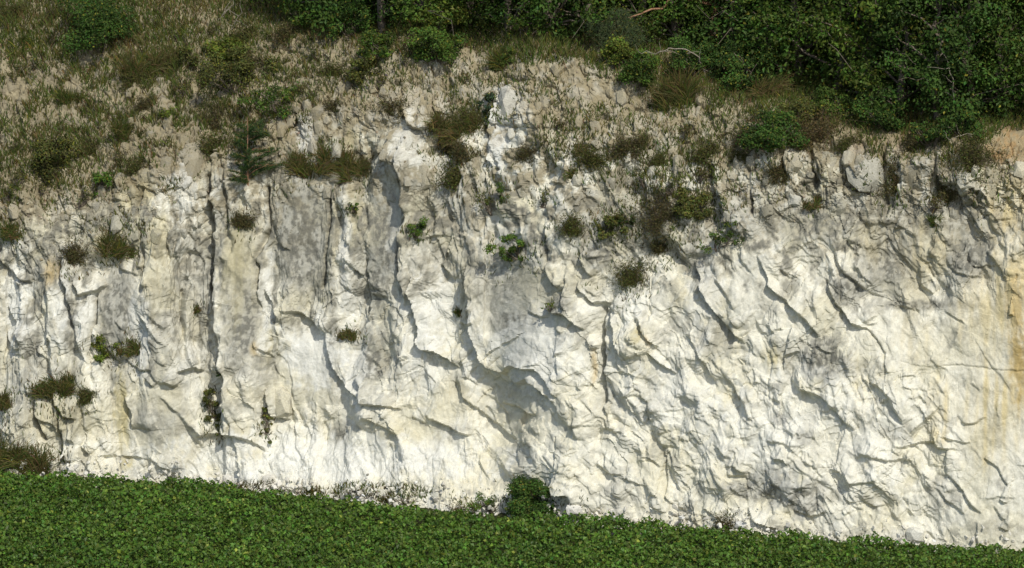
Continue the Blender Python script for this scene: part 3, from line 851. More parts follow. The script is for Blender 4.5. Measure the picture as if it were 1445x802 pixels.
for k, (x, y) in enumerate(deep_feet):
    tr, cr = deep_kinds[k % 2]
    place_parts('woodland_tree', [('trunk', tr, M_BARK), ('crown', cr, M_LEAF)], at(x, max(y, -320)) - np.array([0, 0, .1]),
                'dark tree standing deep in the wood behind its front row', 'tree', 'trees deep in the wood', trng.uniform(0, 6.28), trng.uniform(.85, 1.15))

# ------------------------------------------------------------------ plants
def shrub(seed, wpx, hpx, base, size=.085, dens=1.0, yellow=.06, lean=0.0, air=1.0, trail=0.0):
    rg = np.random.default_rng(seed)
    w_, h_ = wpx * MPP, hpx * MPP
    n = int(9 + 9 * min(2.5, w_ * h_))
    cen = []; rad = []; lines = []
    for k in range(n):
        a = rg.random() * 2 * math.pi; q = math.sqrt(rg.random())
        z = h_ * (.18 + .68 * rg.random())
        lim = math.sqrt(max(.08, 1 - ((z / h_ - .42) / .62) ** 2)) * (1 if air > 1.05 else .55 + .9 * abs(math.sin(2.3 * a + seed)))
        z -= trail * h_ * rg.random() ** 2
        c = np.array([math.cos(a) * q * w_ * .42 * lim + lean * z, math.sin(a) * q * w_ * .34 * lim - .05, z])
        cen.append(c); rad.append(min(w_, h_) * rg.uniform(.11, .26) * air)
        lines.append(limb(rg, (rg.normal() * .03, .05, -.12), c, .014 + .006 * h_, .004, 4, .1))
    v, f, c = clump_leaves(rg, cen, rad, 2600 * dens / (1 + .5 * w_), size, base, .28, yellow)
    tv, tf = tubes(lines, 4)
    return [('stem', fast_mesh('stem', tv, tf, smooth=True), M_BARK), ('foliage', fast_mesh('foliage', v, f, c), M_LEAF)]

def tuft(seed, wpx, hpx, mixdry=.4, n=None, green=(.075, .10, .025), dry=DRY, droop=0.3):
    rg = np.random.default_rng(seed)
    w_, h_ = wpx * MPP, hpx * MPP
    n = n or int(160 + 500 * w_ * max(h_, .3))
    nb_ = int(5 + w_ * 5)
    bc = np.stack([rg.uniform(-.42, .42, nb_) * w_, rg.normal(size=nb_) * .05, rg.uniform(-.25, .3, nb_) * h_], 1)
    bh = rg.uniform(.35, 1.05, nb_); ba = rg.normal(size=nb_) * .45
    q = rg.integers(0, nb_, n)
    root = bc[q] + rg.normal(size=(n, 3)) * np.array([.05, .03, .03]) * (.6 + w_)
    ang = ba[q] + rg.normal(size=n) * .42
    ln = h_ * bh[q] * (.4 + .6 * rg.random(n))
    tip = root + np.stack([np.sin(ang) * ln, -(.1 + .5 * rg.random(n)) * ln, np.cos(ang) * ln * .9], 1)
    tip[:, 2] -= 1.5 * droop * rg.random(n) ** 2 * ln
    bend = np.stack([np.zeros(n), -.05 * ln, .12 * ln], 1)
    m = rg.random(n) < mixdry
    c = np.where(m[:, None], tint(rg, n, dry, .3, 0), tint(rg, n, green, .3, .05))
    v, f, cc = blades(root, tip, .012 + .012 * rg.random(n), c, bend)
    return fast_mesh('grass_tuft', v, f, cc)

def scrub(seed, wpx, hpx, base=OLIVE, twig=60, dens=.5):
    """dry open scrub: a spray of thin twigs with sparse small leaves"""
    rg = np.random.default_rng(seed)
    w_, h_ = wpx * MPP, hpx * MPP
    lines = []; ends = []
    for k in range(twig):
        e = np.array([rg.normal() * w_ * .32, -abs(rg.normal()) * w_ * .12, h_ * rg.uniform(-.35, 1.0) * (.6 + .4 * rg.random())])
        p, r = limb(rg, (rg.normal() * .05, .05, -.1), e, .010, .003, 4, .12)
        lines.append((p, r)); ends += [p[-1], p[-2], p[-3] * .5 + p[-2] * .5]
    tv, tf = tubes(lines, 3)
    ends = np.array(ends)
    n = int(len(ends) * 13 * dens * 2)
    cen = ends[rg.integers(0, len(ends), n)] + rg.normal(size=(n, 3)) * np.array([.12, .06, .09]) * max(.6, w_)
    v, f, c = leaves(cen, rg.normal(size=(n, 3)) + np.array([0, -.4, .5]), .035 + .05 * rg.random(n), tint(rg, n, base, .35, .12, DRY), rg, .4)
    return [('twigs', fast_mesh('twigs', tv, tf, smooth=True), M_TWIG), ('foliage', fast_mesh('foliage', v, f, c), M_LEAF)]

def pine_sapling(seed, wpx, hpx):
    rg = np.random.default_rng(seed)
    w_, h_ = wpx * MPP, hpx * MPP
    lines = [limb(rg, (0, 0, -.2), (0, -.1, h_), .035, .008, 6, .02)]
    R0 = []; T0 = []
    for lev in range(10):
        z = h_ * (-.02 + .92 * lev / 10)
        for k in range(8):
            a = rg.random() * 2 * math.pi; L_ = w_ * .55 * (1 - .6 * lev / 10) * rg.uniform(.7, 1.15)
            if rg.random() < .3: continue
            L_ *= 1 + .35 * math.cos(a - .6)
            e = np.array([math.cos(a) * L_, math.sin(a) * L_ * .8 - .05, z + L_ * rg.uniform(.1, .6)])
            p, r = limb(rg, (0, -.03, z), e, .012, .004, 5, .05); lines.append((p, r))
            for q in range(170):
                t = rg.uniform(.1, 1.0); b = p[0] + (p[-1] - p[0]) * t
                dr = (p[-1] - p[0]) / (np.linalg.norm(p[-1] - p[0]) + 1e-6) * .6 + rg.normal(size=3) * .6
                dr /= np.linalg.norm(dr)
                R0.append(b); T0.append(b + dr * rg.uniform(.08, .19))
    R0 = np.array(R0); T0 = np.array(T0)
    v, f, c = blades(R0, T0, np.full(len(R0), .014), tint(rg, len(R0), (.045, .08, .024), .35, .06), np.zeros_like(R0))
    tv, tf = tubes(lines, 4)
    return [('trunk', fast_mesh('trunk', tv, tf, smooth=True), M_PINEBARK), ('needles', fast_mesh('needles', v, f, c), M_LEAF)]

def plant_at(name, parts, x, y, label, cat, group=None, sink=.06):
    p = at(x, y) - nat(x, y) * sink + (np.array([0, -.12, 0]) if y > 240 else 0)
    if isinstance(parts, list):
        return place_parts(name, parts, p, label, cat, group)
    o = link(name, parts, M_GRASS, loc=p)
    return tag(o, label, cat, group)

SHRUBS = [  # x, y, w, h, colour, label
 (142, 74, 105, 82, DKGREEN, 'big dark leafy bush throwing a shadow on the upper turf slope'),
 (315, 92, 40, 42, YGREEN, 'yellowish green shrub on the gravel slope below the dark wood'),
 (262, 92, 28, 26, OLIVE, 'small olive shrub beside the dry grass mound on the slope'),
 (330, 132, 84, 56, OLIVE, 'broad olive shrub mass above the pine sapling and bright shrub'),
 (388, 160, 78, 46, GREEN, 'bright green leafy shrub growing above the pine sapling'),
 (236, 170, 26, 20, YGREEN, 'little yellow green shrub on pale gravel above the white ledge'),
 (80, 238, 62, 54, OLIVE, 'wide olive scrub bush below the big grey slab'),
 (140, 262, 30, 26, GREEN, 'small round bush low on the gravel slope'),
 (622, 92, 62, 46, GREEN, 'rounded green bush on the slope just under a yellow leaved bush'),
 (625, 50, 62, 48, YGREEN, 'yellow leaved bush at the foot of the wood'),
 (536, 84, 40, 36, GREEN, 'green bush at the lip of the slope below the wood'),
 (510, 124, 40, 42, OLIVE, 'olive bush on the gravel above the long vertical joints'),
 (692, 172, 28, 38, BLUEG, 'grey green upright shrub beside the bright white pillar'),
 (712, 90, 26, 24, GREEN, 'small dark bush at the lower edge of the sunny grass strip'),
 (722, 279, 24, 21, GREEN, 'small fresh green shrub high on the bare chalk'),
 (898, 118, 56, 46, GREEN, 'green bush under the dead bare branch'),
 (868, 88, 44, 36, YGREEN, 'bush with a few yellow leaves at the end of the sunny grass strip'),
 (1086, 214, 62, 54, DKGREEN, 'dark green bush hanging over the rubble edge'),
 (1130, 180, 40, 34, OLIVE, 'open olive shrub among dry grass by the wood'),
 (1316, 208, 50, 32, DKGREEN, 'low dark shrub on the brown earth lip'),
 (1240, 186, 60, 40, DKGREEN, 'dark low shrub at the foot of the big wood above bare earth'),
 (1180, 170, 46, 40, GREEN, 'green shrub between dry grass and the dark wood'),
 (1360, 196, 50, 36, DKGREEN, 'dark shrub next to the patch of bare brown earth'),
 (735, 362, 50, 30, GREEN, 'round green cushion bush alone on the pale cliff face'),
 (590, 330, 26, 24, GREEN, 'small green bush beside a long curved crack'),
 (880, 309, 22, 18, DKGREEN, 'tiny dark green bush beside the big dry scrub'),
 (857, 329, 34, 26, OLIVE, 'small olive bush on a grey boulder in the face'),
 (787, 434, 24, 10, YGREEN, 'flat green plant on a small grey ledge over a shadow'),
 (498, 296, 16, 14, GREEN, 'tiny green plant on a narrow pale joint'),
 (146, 502, 34, 26, YGREEN, 'light green leafy weed on the grey block'),
 (312, 524, 10, 14, DKGREEN, 'tiny dark green plant at the foot of the long crack'),
 (303, 584, 20, 46, OLIVE, 'trailing olive plant hanging beside the foot of the crack'),
 (372, 606, 14, 34, OLIVE, 'thin trailing plant beside the loose white block'),
 (757, 724, 72, 48, DKGREEN, 'dense domed green bush at the foot of the cliff'),
 (692, 718, 60, 24, GREEN, 'low spreading weed beside the domed bush'),
 (975, 302, 36, 34, OLIVE, 'half dry olive bush above a leaning cliff bulge'),
 (1050, 120, 70, 56, DKGREEN, 'dark undergrowth bush in front of the wood'),
 (985, 108, 60, 50, DKGREEN, 'shaded undergrowth bush beside a brown pine trunk'),
 (500, 50, 70, 46, DKGREEN, 'dark undergrowth bush at the wood edge'),
 (440, 34, 60, 36, GREEN, 'green undergrowth bush above the gravel slope'),
 (745, 50, 60, 30, GREEN, 'low green bush between wood and sunny grass'),
 (815, 52, 60, 30, GREEN, 'bush at the back of the sunny grass strip'),
]
for k, (x, y, w_, h_, base, lab) in enumerate(SHRUBS):
    plant_at('shrub', shrub(700 + k, w_ * 1.28, h_ * 1.22, base, .085 if h_ > 24 else .06, 3.0 if x == 757 else 2.0 if y > 240 else 1.35, trail=.7 if 230 < y < 650 else .15, air=1.15 if x == 757 else 1.0), x, y, lab, 'shrub')

TUFTS = [  # x, y, w, h, dryness, label
 (40, 66, 26, 22, .05, 'bright green grass tuft on the upper turf slope'),
 (100, 142, 40, 24, .2, 'dark green grass tuft beside the big grey slab'),
 (180, 192, 42, 30, .3, 'green grass tuft on the gravel slope over a grey block'),
 (422, 240, 46, 34, .5, 'half dry grass tuft beside the pine sapling rock'),
 (472, 236, 50, 36, .6, 'straw and green tuft at the top of a tall grey slab'),
 (495, 246, 30, 30, .5, 'small tuft by a yellow stained rock'),
 (645, 192, 70, 40, .6, 'broad half dry grass clump beside the grey green shrub'),
 (812, 214, 30, 24, .6, 'thin dry tuft on the gravel slope'),
 (808, 248, 24, 14, .5, 'little tuft in broken rock below a gravel slope'),
 (1085, 134, 54, 34, .7, 'pale dry grass clump at the foot of the wood'),
 (20, 330, 36, 24, .35, 'green tuft on a rounded dark ledge'),
 (165, 352, 44, 36, .45, 'drooping tuft on a stained block'),
 (78, 552, 64, 38, .5, 'wide drooping grass tuft on a pale ledge'),
 (28, 662, 84, 56, .5, 'large shaggy grass clump at the foot of the cliff by the field'),
 (8, 576, 34, 28, .6, 'straw coloured tuft above the large shaggy grass clump'),
 (182, 496, 34, 22, .5, 'slanting tuft on a grey block beside a leafy weed'),
 (278, 437, 12, 12, .5, 'tiny tuft on a white rib'),
 (488, 474, 24, 18, .6, 'tiny dry tuft on a brown stained nose of rock'),
 (645, 442, 10, 10, .3, 'tiny yellow green tuft beside a bluish shaded hollow'),
 (1316, 316, 16, 18, .2, 'small green tuft in broken chalk near the ochre stain'),
 (1145, 288, 26, 16, .6, 'thin dry tuft in the rubble band'),
 (700, 100, 40, 40, .4, 'tall grass clump at the end of the sunny strip'),
 (950, 140, 60, 54, .5, 'tall grass clump below the dead branch'),
 (215, 104, 80, 50, .55, 'large olive grass mound on the upper slope'),
]
for k, (x, y, w_, h_, dr, lab) in enumerate(TUFTS):
    plant_at('grass_tuft', tuft(800 + k, w_ * 1.1, h_ * 1.2, dr), x, y, lab, 'grass tuft')

SCRUBS = [
 (105, 364, 32, 34, BROWN, 'brown dry scrub clinging below a rounded ledge'),
 (343, 314, 26, 22, BROWN, 'small brown dry scrub on the yellowish pillar'),
 (625, 216, 26, 22, BROWN, 'dark dry cushion plant left of its larger dry twin'),
 (655, 222, 32, 26, BROWN, 'larger dry cushion plant below the half dry grass clump'),
 (662, 178, 60, 34, OLIVE, 'olive dry scrub spreading beside the grey green shrub'),
 (930, 314, 66, 66, BROWN, 'big rust brown dry scrub on the rubble band'),
 (885, 396, 40, 40, OLIVE, 'wispy olive scrub hanging on the pale face'),
 (812, 324, 26, 28, OLIVE, 'thin upright scrub with pale twigs on broken chalk'),
 (922, 350, 18, 14, BROWN, 'tiny dry scrub under the big brown one'),
 (1375, 238, 66, 62, OLIVE, 'tangled olive scrub beside the bare brown earth'),
 (1258, 262, 28, 50, BROWN, 'dry brown scrub in the cleft between two pale blocks'),
 (1100, 246, 30, 30, BROWN, 'dry scrub below the dark hanging bush'),
 (1330, 274, 26, 22, BROWN, 'small dry scrub under a grey block'),
 (1025, 752, 26, 34, BROWN, 'dry brown scrub at the cliff foot over the field'),
 (124, 562, 20, 22, OLIVE, 'small olive scrub beside a grey nose of rock'),
 (300, 180, 46, 60, BROWN, 'brown dry scrub left of the pine sapling'),
 (1150, 200, 60, 60, DRY, 'tall straw coloured scrub with thin bare stems'),
 (1050, 200, 40, 34, BROWN, 'short dry scrub on the gravel under the wood'),
 (190, 120, 40, 30, OLIVE, 'olive scrub on the gravel below the grass mound'),
]
for k, (x, y, w_, h_, base, lab) in enumerate(SCRUBS):
    plant_at('dry_scrub', scrub(850 + k, w_, h_, base, int(40 + w_ * 1.1)), x, y, lab, 'scrub')

BASEW = [(318, 690), (352, 692), (378, 694), (425, 700), (450, 702), (500, 704), (522, 704), (548, 708), (572, 712), (640, 720), (664, 722)]
for k, (x, y) in enumerate(BASEW):
    if k % 3 == 1:
        plant_at('weed_tuft', tuft(900 + k, 40, 20, .6, 200), x, y - 5, 'thin half dry grass weed along the foot of the white chalk apron', 'grass tuft', 'grass weeds along the foot of the apron')
    else:
        plant_at('leafy_weed', shrub(900 + k, 52 + 6 * (k % 4), 15 + 3 * (k % 3), (.085, .105, .03), .05, .7, .12), x, y - 3, 'low spreading leafy weed along the foot of the white chalk apron', 'weed', 'leafy weeds along the foot of the apron')

plant_at('pine_sapling', pine_sapling(33, 76, 92), 352, 254, 'dark bluish green pine sapling on a ledge above the long crack', 'pine sapling')

CLUMPS = [(20, 120), (48, 100), (85, 185), (125, 205), (25, 215), (60, 275), (110, 285), (160, 225), (200, 240), (205, 150), (260, 130), (285, 110), (340, 120), (300, 215), (365, 100), (400, 90), (445, 85),
          (420, 130), (470, 110), (470, 160), (545, 125), (575, 100), (650, 120), (20, 25), (75, 20), (250, 50), (220, 25), (290, 45), (350, 50), (400, 50), (790, 150), (850, 170), (960, 190), (1000, 215), (900, 200), (760, 205), (1060, 165), (1120, 205), (1200, 205), (1290, 210), (35, 265), (10, 285), (780, 180), (830, 235), (880, 215), (905, 260), (945, 275), (985, 250), (1040, 225), (740, 225), (700, 295), (760, 290), (600, 190), (640, 255), (550, 165), (1155, 245), (1225, 275), (1310, 290), (930, 225), (520, 235)]
ck = [shrub(950 + k, 34, 22, b, .055, .8, .1) for k, b in enumerate((OLIVE, (.075, .085, .026), (.095, .09, .035)))] + [scrub(960 + k, 40, 26, b, 70) for k, b in enumerate((OLIVE, BROWN))]
for k, (x, y) in enumerate(CLUMPS):
    e = plant_at('low_clump', ck[k % 5], x + trng.uniform(-5, 5), y + trng.uniform(-5, 5), 'low olive brown plant clump dotted on the gravel slope', 'plant clump', 'low clumps dotted over the gravel slope')
    e.rotation_euler = (0, 0, trng.uniform(-.8, .8)); e.scale = (trng.uniform(.7, 1.3),) * 3

# leaning sapling with its bare branches
def sapling():
    rg = np.random.default_rng(44); lines = []; cen = []; rad = []
    for e in ((1.0, -.5, .75), (.55, -.5, 1.05), (.15, -.45, .9), (-.45, -.5, .2), (-.2, -.5, .55), (.75, -.5, .4), (.35, -.55, .65)):
        p, r = limb(rg, (0, .1, -.15), e, .025, .006, 6, .07); lines.append((p, r))
        for q in (p[-1], p[-2], p[-3]):
            cen.append(q + rg.normal(size=3) * .05); rad.append(rg.uniform(.10, .19))
    v, f, c = clump_leaves(rg, cen, rad, 1500, .075, (.075, .12, .025), .25, .05)
    tv, tf = tubes(lines, 4)
    return [('stem', fast_mesh('stem', tv, tf, smooth=True), M_BARK), ('foliage', fast_mesh('foliage', v, f, c), M_LEAF)]
plant_at('sapling', sapling(), 1010, 352, 'small leaning sapling with spread green branches over the leaning bulge', 'sapling')

# the pine with its reddish limb, grey-green needles at the limb's end
def pine_tree():
    rg = np.random.default_rng(55); s = MPP * 1.08
    lines = []; R0 = []; T0 = []
    lines.append(limb(rg, (0, 0, -.6), (.25, .2, 6.0), .17, .07, 8, .015))
    a = limb(rg, (.02, -.05, 1.55), (-95 * s, -.9, 1.25), .075, .03, 8, .03); lines.append(a)
    b = limb(rg, a[0][-1], (-135 * s, -1.2, .55), .03, .012, 6, .06); lines.append(b)
    tips = [(-125 * s, -1.2, .95), (-140 * s, -1.2, .6), (-118 * s, -1.3, .35), (-132 * s, -1.4, .2), (-108 * s, -1.2, .75), (-150 * s, -1.2, .9), (-120 * s, -1.2, 1.25), (-102 * s, -1.1, .4),
            (.9, -.3, 4.2), (-.9, -.5, 4.5), (.3, -.9, 5.2), (.2, .8, 5.4), (-.6, .6, 5.0), (.4, 0, 6.2), (1.2, .3, 5.0)]
    for e in tips:
        st_ = b[0][rg.integers(1, 5)] if e[2] < 2 else np.array([.2, .15, e[2] - .5])
        p, r = limb(rg, st_, e, .014, .004, 5, .08); lines.append((p, r))
        n = 900
        c0 = np.array(e) + rg.normal(size=(n, 3)) * (.22, .22, .14)
        dr = rg.normal(size=(n, 3)); dr /= np.linalg.norm(dr, axis=1, keepdims=True)
        R0.append(c0); T0.append(c0 + dr * rg.uniform(.06, .14, (n, 1)))
    R0 = np.concatenate(R0); T0 = np.concatenate(T0)
    v, f, c = blades(R0, T0, np.full(len(R0), .014), tint(rg, len(R0), (.06, .085, .035), .25, .03), np.zeros_like(R0))
    tv, tf = tubes(lines, 6)
    return [('trunk', fast_mesh('trunk', tv, tf, smooth=True), M_PINEBARK), ('needles', fast_mesh('needles', v, f, c), M_LEAF)]
plant_at('pine_tree', pine_tree(), 1003, 62, 'pine with a brown trunk and a long reddish limb reaching out over the slope', 'pine tree')

def dead_branch(x, y, pts, label, r0=.03, mat=None):
    rg = np.random.default_rng(int(x)); s = MPP
    lines = []
    pts = [np.array((a * s, c_, -b * s)) for a, b, c_ in pts]
    for k in range(len(pts) - 1):
        lines.append(limb(rg, pts[k], pts[k + 1], r0 * (1 - k / len(pts)), r0 * (1 - (k + 1) / len(pts)) + .004, 5, .05))
        lines.append(limb(rg, pts[k + 1], pts[k + 1] + rg.normal(size=3) * (.35, .2, .3), .012, .004, 4, .1))
        lines.append(limb(rg, (pts[k] + pts[k + 1]) / 2, (pts[k] + pts[k + 1]) / 2 + rg.normal(size=3) * (.3, .2, .3), .011, .004, 4, .1))
    tv, tf = tubes(lines, 5)
    return tag(link('dead_branch', fast_mesh('dead_branch', tv, tf, smooth=True), mat or M_DEAD, loc=at(x, y)), label, 'branch')
dead_branch(995, 108, ((0, 2, 0), (-10, -30, -.5), (-45, -44, -1.1), (-72, -38, -1.4), (-95, -42, -1.6)), 'pale bare dead branch reaching out below the pine limb')
dead_branch(1385, 194, ((0, 3, 0), (-12, -4, -.3), (-30, -3, -.5), (-45, 2, -.6)), 'dead branch lying on the bare brown earth', .025)
dead_branch(1352, 178, ((0, 2, 0), (-10, -40, -.6), (-18, -80, -.9), (-28, -100, -1.0)), 'thin pale dead stem standing in front of the dark wood', .025)
dead_branch(306, 28, ((0, 2, 0), (10, -12, -.1), (24, -24, -.2)), 'pale stick leaning on the grass under the wood', .018)
dead_branch(325, 44, ((0, 2, 0), (9, -14, -.1), (18, -27, -.2)), 'second pale stick leaning beside the gravel below the first', .016)

# ------------------------------------------------------------------ turf and ground cover
def scatter(n, dens):
    """n candidates over the face, kept by the density map"""
    i = rng.integers(0, NY - 1, n); j = rng.integers(0, NX - 1, n)
    k = rng.random(n) < dens[i, j]
    i = i[k]; j = j[k]
    f = rng.random((len(i), 1)); g = rng.random((len(i), 1))
    p = P[i, j] * (1 - f) * (1 - g) + P[i, j + 1] * f * (1 - g) + P[i + 1, j] * (1 - f) * g + P[i + 1, j + 1] * f * g
    return p, i, j

inframe = ((PX > -60) & (PX < 1505) & (PY > -60)).astype(np.float32)
gd = np.zeros_like(PX)
gnz = fbm(PX / 38, PY / 30, 501, 4)
up_left = sstep(40, -60, depth_t + 30 * n_a) * sstep(560, 380, PX)
gd = np.maximum(gd, up_left * sstep(-.1, .25, gnz) * .95)
gd = np.maximum(gd, sstep(30, -14, PY - crest_y[None, :] + 26 * gnz) * .95)
for x, y, ax, ay, s in ((215, 50, 90, 75, 1.), (30, 30, 110, 70, 1.), (110, 10, 160, 40, 1.), (330, 40, 70, 40, .6), (760, 70, 95, 26, 1.), (820, 82, 50, 18, 1.), (950, 130, 55, 40, .8), (1090, 150, 60, 40, .9), (1140, 185, 70, 30, .7), (660, 170, 55, 30, .5),
                        (940, 230, 110, 80, .5), (820, 190, 80, 60, .45), (700, 120, 120, 50, .35), (1000, 290, 60, 40, .3), (860, 320, 50, 40, .3), (640, 215, 50, 30, .3), (460, 225, 50, 30, .5), (1230, 235, 20, 40, .3), (560, 110, 80, 50, .35), (330, 170, 50, 60, .6), (60, 215, 90, 60, .6), (150, 150, 40, 40, .4),
                        (410, 110, 80, 50, .4), (1350, 225, 40, 30, .5), (920, 290, 50, 40, .3), (700, 260, 90, 40, .12), (160, 320, 50, 25, .3), (1020, 180, 70, 50, .4), (520, 695, 110, 14, .5), (30, 650, 50, 22, .5)):
    r = np.sqrt(((PX - x) / ax) ** 2 + ((PY - y) / ay) ** 2)
    gd = np.maximum(gd, s * sstep(1.15, .4, r + .5 * gnz))
for x, y, w_, h_ in [q[:4] for q in SHRUBS + TUFTS + SCRUBS]:
    if y > 200:
        r = np.sqrt(((PX - x) / (w_ * .95)) ** 2 + ((PY - y) / (h_ * 1.1)) ** 2)
        gd = np.maximum(gd, .22 * sstep(1.1, .2, r + .7 * gnz + .3 * n_c))
gd = gd * inframe * sstep(.7, 1.2, np.sqrt(((PX - 1432) / 44) ** 2 + ((PY - 207) / 24) ** 2) + .2 * n_b)
p, i, j = scatter(700000, gd * .62)
n = len(p)
dry = np.clip(.33 - .18 * sstep(500, 700, PX[i, j]) + .5 * gnoise(PX[i, j] / 40, PY[i, j] / 40, 502) + .15 * rng.normal(size=n), .05, .95)
hgt = (.10 + .24 * rng.random(n)) * (0.55 + .6 * gd[i, j])
tip = p + np.stack([rng.normal(size=n) * .45, -.25 - .25 * rng.random(n), .95 + 0 * hgt], 1) * hgt[:, None]
md = rng.random(n) < dry
cc = np.where(md[:, None], tint(rng, n, (.15, .122, .052), .4, 0), tint(rng, n, (.092, .118, .03), .35, .03))
v, f, c = blades(p - np.array([0, 0, .03]), tip, .016 + .018 * rng.random(n), cc, np.stack([0 * hgt, -.06 * hgt, .1 * hgt], 1))
tag(link('turf_grass', fast_mesh('turf_grass', v, f, c), M_GRASS), 'half dry grass covering the upper slope and the lip of the cliff', 'grass', kind='stuff')
NGR = n
# low leafy ground cover in the turf
p, i, j = scatter(200000, np.clip(gd - .2, 0, 1) * .6 * sstep(-.1, .4, fbm(PX / 30, PY / 24, 511, 3)))
n = len(p)
v, f, c = leaves(p + np.stack([rng.normal(size=n) * .03, -.05 * rng.random(n), .04 + .16 * rng.random(n)], 1), rng.normal(size=(n, 3)) + np.array([0, -.5, 1.]), .04 + .05 * rng.random(n), tint(rng, n, (.06, .085, .022), .35, .1), rng)
tag(link('ground_cover', fast_mesh('ground_cover', v, f, c), M_LEAF), 'low leafy ground cover growing through the grass', 'ground cover', kind='stuff')

# ------------------------------------------------------------------ loose rock
def hull(seed, npt=12, flat=.7):
    rg = np.random.default_rng(seed)
    bm = bmesh.new()
    q = rg.normal(size=(npt, 3)); q /= (np.abs(q) ** 4.0).sum(1, keepdims=True) ** (1 / 4.0)
    q *= rg.uniform(.86, 1.0, (npt, 1))
    q[:, 1] *= flat
    for a in q: bm.verts.new(a * .5)
    r = bmesh.ops.convex_hull(bm, input=bm.verts)
    bmesh.ops.delete(bm, geom=[g for g in set(r['geom_interior']) | set(r['geom_unused']) if isinstance(g, bmesh.types.BMVert)], context='VERTS')
    bmesh.ops.recalc_face_normals(bm, faces=bm.faces)
    me = bpy.data.meshes.new('rock'); bm.to_mesh(me); bm.free()
    return me
HULLS = [hull(600 + k, 22) for k in range(10)]
for h in HULLS: h.materials.append(M_ROCK)
BIG = [(60, 152, 58, 66), (117, 93, 16, 20), (138, 103, 12, 26), (268, 225, 40, 60), (235, 235, 24, 40), (258, 205, 22, 34), (430, 122, 32, 30), (425, 190, 40, 40), (400, 205, 30, 34), (448, 165, 26, 40),
       (592, 167, 34, 30), (505, 175, 24, 26), (520, 142, 14, 20), (543, 155, 10, 22), (570, 205, 40, 44), (715, 150, 32, 60), (706, 208, 30, 34), (732, 196, 16, 24), (700, 250, 26, 30), (765, 126, 16, 16), (920, 162, 18, 22), (630, 250, 28, 40),
       (845, 225, 30, 30), (812, 190, 16, 34), (1028, 170, 18, 28), (1118, 227, 24, 30), (1163, 235, 30, 42), (1218, 240, 46, 62), (1200, 215, 14, 20), (1294, 248, 48, 56), (1299, 228, 24, 14), (1341, 240, 44, 34), (1390, 256, 36, 40), (1425, 260, 34, 34), (1365, 255, 24, 24),
       (990, 230, 24, 26), (1020, 260, 26, 34), (1060, 255, 28, 30), (955, 235, 14, 40), (876, 250, 20, 26), (395, 568, 24, 46), (178, 656, 20, 18), (102, 655, 24, 16), (75, 660, 26, 14), (880, 280, 24, 22), (600, 250, 24, 40), (340, 260, 30, 30), (1250, 300, 26, 24), (1180, 290, 24, 24)]
rk = random.Random(9)
def put_rock(x, y, wp, hp, sink):
    o = link('rock', HULLS[rk.randrange(10)], None, cliff)
    nn = nat(x, y); pp = at(x, y)
    jj = min(np.searchsorted(cx, x), NX - 1); ij = min(np.searchsorted(ry, y), NY - 1)
    cc_ = C[max(0, ij - 6):ij + 7, max(0, jj - 6):jj + 7].mean((0, 1))
    o.color = (float(min(.84, cc_[0] * 1.12)), float(min(.82, cc_[1] * 1.13)), float(min(.76, cc_[2] * 1.15)), 1)
    o.location = [float(a) for a in pp - nn * sink * wp * MPP]
    s = MPP * 1.12
    o.scale = (wp * s, max(wp, hp) * s * .8, hp * s)
    o.rotation_euler = (rk.gauss(-.15, .18), rk.gauss(0, .18), rk.gauss(-.25, .3))
for x, y, wp, hp in BIG: put_rock(x, y, wp, hp, .05 if x == 395 else .36)
cnt = 0
for k in range(16):
    x = rk.uniform(20, 1430); j = min(np.searchsorted(cx, x), NX - 1); s = rk.uniform(9, 24)
    put_rock(x, base_y[j] - rk.uniform(6, 20), s, s * rk.uniform(.6, .9), -.15)
while cnt < 235:
    x = rk.uniform(-10, 1455); j = min(np.searchsorted(cx, x), NX - 1)
    y = trans_y[j] + rk.gauss(-20, 70)
    if y < crest_y[j] + 14 or y > 340: continue
    s = rk.uniform(6, 17); put_rock(x, y, s, s * rk.uniform(.7, 1.7), .12); cnt += 1
# gravel
hv = np.array([v_.co[:] for v_ in HULLS[0].vertices]); HULLS[0].calc_loop_triangles()
hf = np.array([t.vertices[:] for t in HULLS[0].loop_triangles])
def stones(p, size, cols):
    n = len(p)
    q = rng.normal(size=(n, 4)); q /= np.linalg.norm(q, axis=1, keepdims=True)
    w0, x0, y0, z0 = q.T
    R_ = np.stack([1 - 2 * (y0 ** 2 + z0 ** 2), 2 * (x0 * y0 - z0 * w0), 2 * (x0 * z0 + y0 * w0), 2 * (x0 * y0 + z0 * w0), 1 - 2 * (x0 ** 2 + z0 ** 2), 2 * (y0 * z0 - x0 * w0),
                   2 * (x0 * z0 - y0 * w0), 2 * (y0 * z0 + x0 * w0), 1 - 2 * (x0 ** 2 + y0 ** 2)], -1).reshape(n, 3, 3)
    v = np.einsum('nij,kj->nki', R_, hv) * size[:, None, None] + p[:, None, :]
    f = (np.arange(n)[:, None, None] * len(hv) + hf[None]).reshape(-1, 3)
    return v.reshape(-1, 3), f, np.repeat(cols, len(hv), 0)
gv = rub * sstep(-20, 25, PY - crest_y[None, :]) * inframe * (.35 + .65 * sstep(-.2, .3, fbm(PX / 40, PY / 40, 521, 3))) * (1 - .6 * sstep(0, 60, depth_t))
p, i, j = scatter(60000, gv * .35)
n = len(p); sz = .04 + .11 * rng.random(n) ** 2.2
cl = np.array([.36, .318, .23])[None] * (1 + .22 * rng.normal(size=(n, 1))) * (1 + .04 * rng.normal(size=(n, 3)))
v, f, c = stones(p, sz, np.clip(cl, .1, .82))
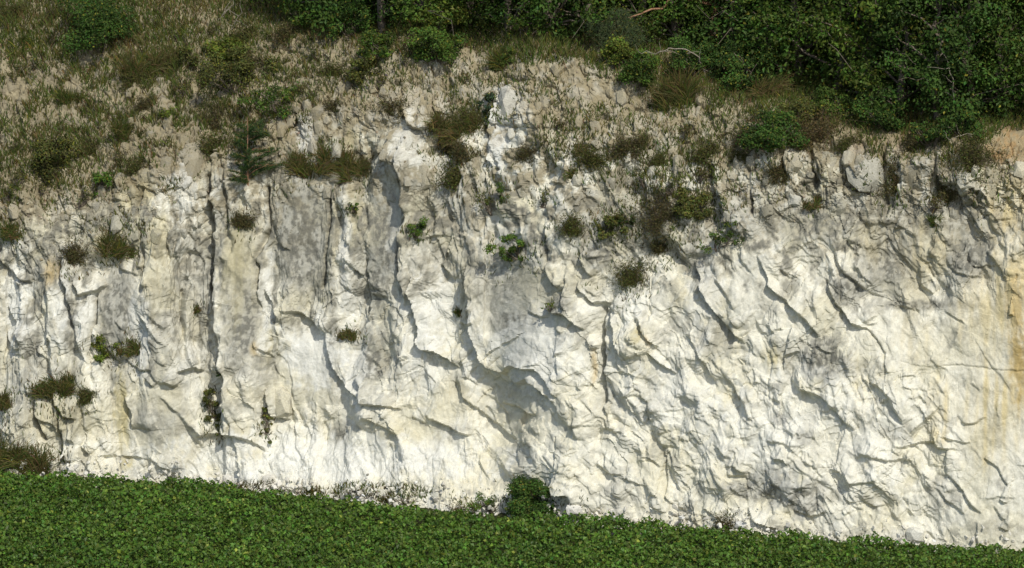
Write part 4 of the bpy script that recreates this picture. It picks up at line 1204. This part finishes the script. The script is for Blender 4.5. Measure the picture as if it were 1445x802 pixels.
go = link('gravel', fast_mesh('gravel', v, f, c), M_CHALK, cliff); go['kind'] = 'stuff'
# crumbs of chalk at the foot
gv2 = inframe * sstep(-40, -8, PY - base_y[None, :] + 14 * n_b) * sstep(14, 4, PY - base_y[None, :])
p, i, j = scatter(190000, gv2 * .5)
n = len(p); sz = .03 + .22 * rng.random(n) ** 5
v, f, c = stones(p + np.stack([0 * sz, -.9 * rng.random(n) ** 2, 0 * sz], 1), sz, np.clip(np.array([.78, .75, .67])[None] * (1 + .1 * rng.normal(size=(n, 1))), .1, .84))
go2 = link('chalk_crumbs', fast_mesh('chalk_crumbs', v, f, c), M_CHALK, cliff); go2['kind'] = 'stuff'
print('counts grass', NGR, 'gravel', len(p))

# ------------------------------------------------------------------ crop
nl = 310000
fx = rng.uniform(-27, 27, nl)
bl_x = P0[:, :, 0]
yb = np.interp(fx, (CAM + db * t0[:, None])[:, 0], (CAM + db * t0[:, None])[:, 1])
off = rng.random(nl) * 24
ragged = .25 + .6 * (gnoise(fx / 1.1, fx * 0 + 3.3, 601) + .5) + 1.5 * sstep(-10.5, -7, fx) * sstep(2.2, .2, fx)
fy = yb - ragged - off
hh = .55 + .22 * gnoise(fx / 1.3, fy / 1.3, 602) + .30 * gnoise(fx / .5, fy / .5, 603)
hh = hh * (.55 + .45 * np.clip(off / 1.0, 0, 1))
layer = rng.random(nl) ** .55
fz = hh * (.15 + .85 * layer)
nrm = np.stack([rng.normal(size=nl) * .8, rng.normal(size=nl) * .8 - .1, np.ones(nl) * .75], 1)
patch = gnoise(fx / 2.5, fy / 4.0, 604)
cc = tint(rng, nl, (.094, .170, .026), .28, .03, (.22, .26, .045)) * (1 + .15 * patch[:, None] + .25 * gnoise(fx / .55, fy / .55, 605)[:, None])
v, f, c = leaves(np.stack([fx, fy, fz], 1), nrm, .075 + .11 * rng.random(nl) ** 1.5, np.clip(cc, .005, .5), rng, .85)
tag(link('field_crop', fast_mesh('field_crop', v, f, c), M_CROP), 'dense low leafy green crop covering the field below the cliff', 'crop', kind='stuff')
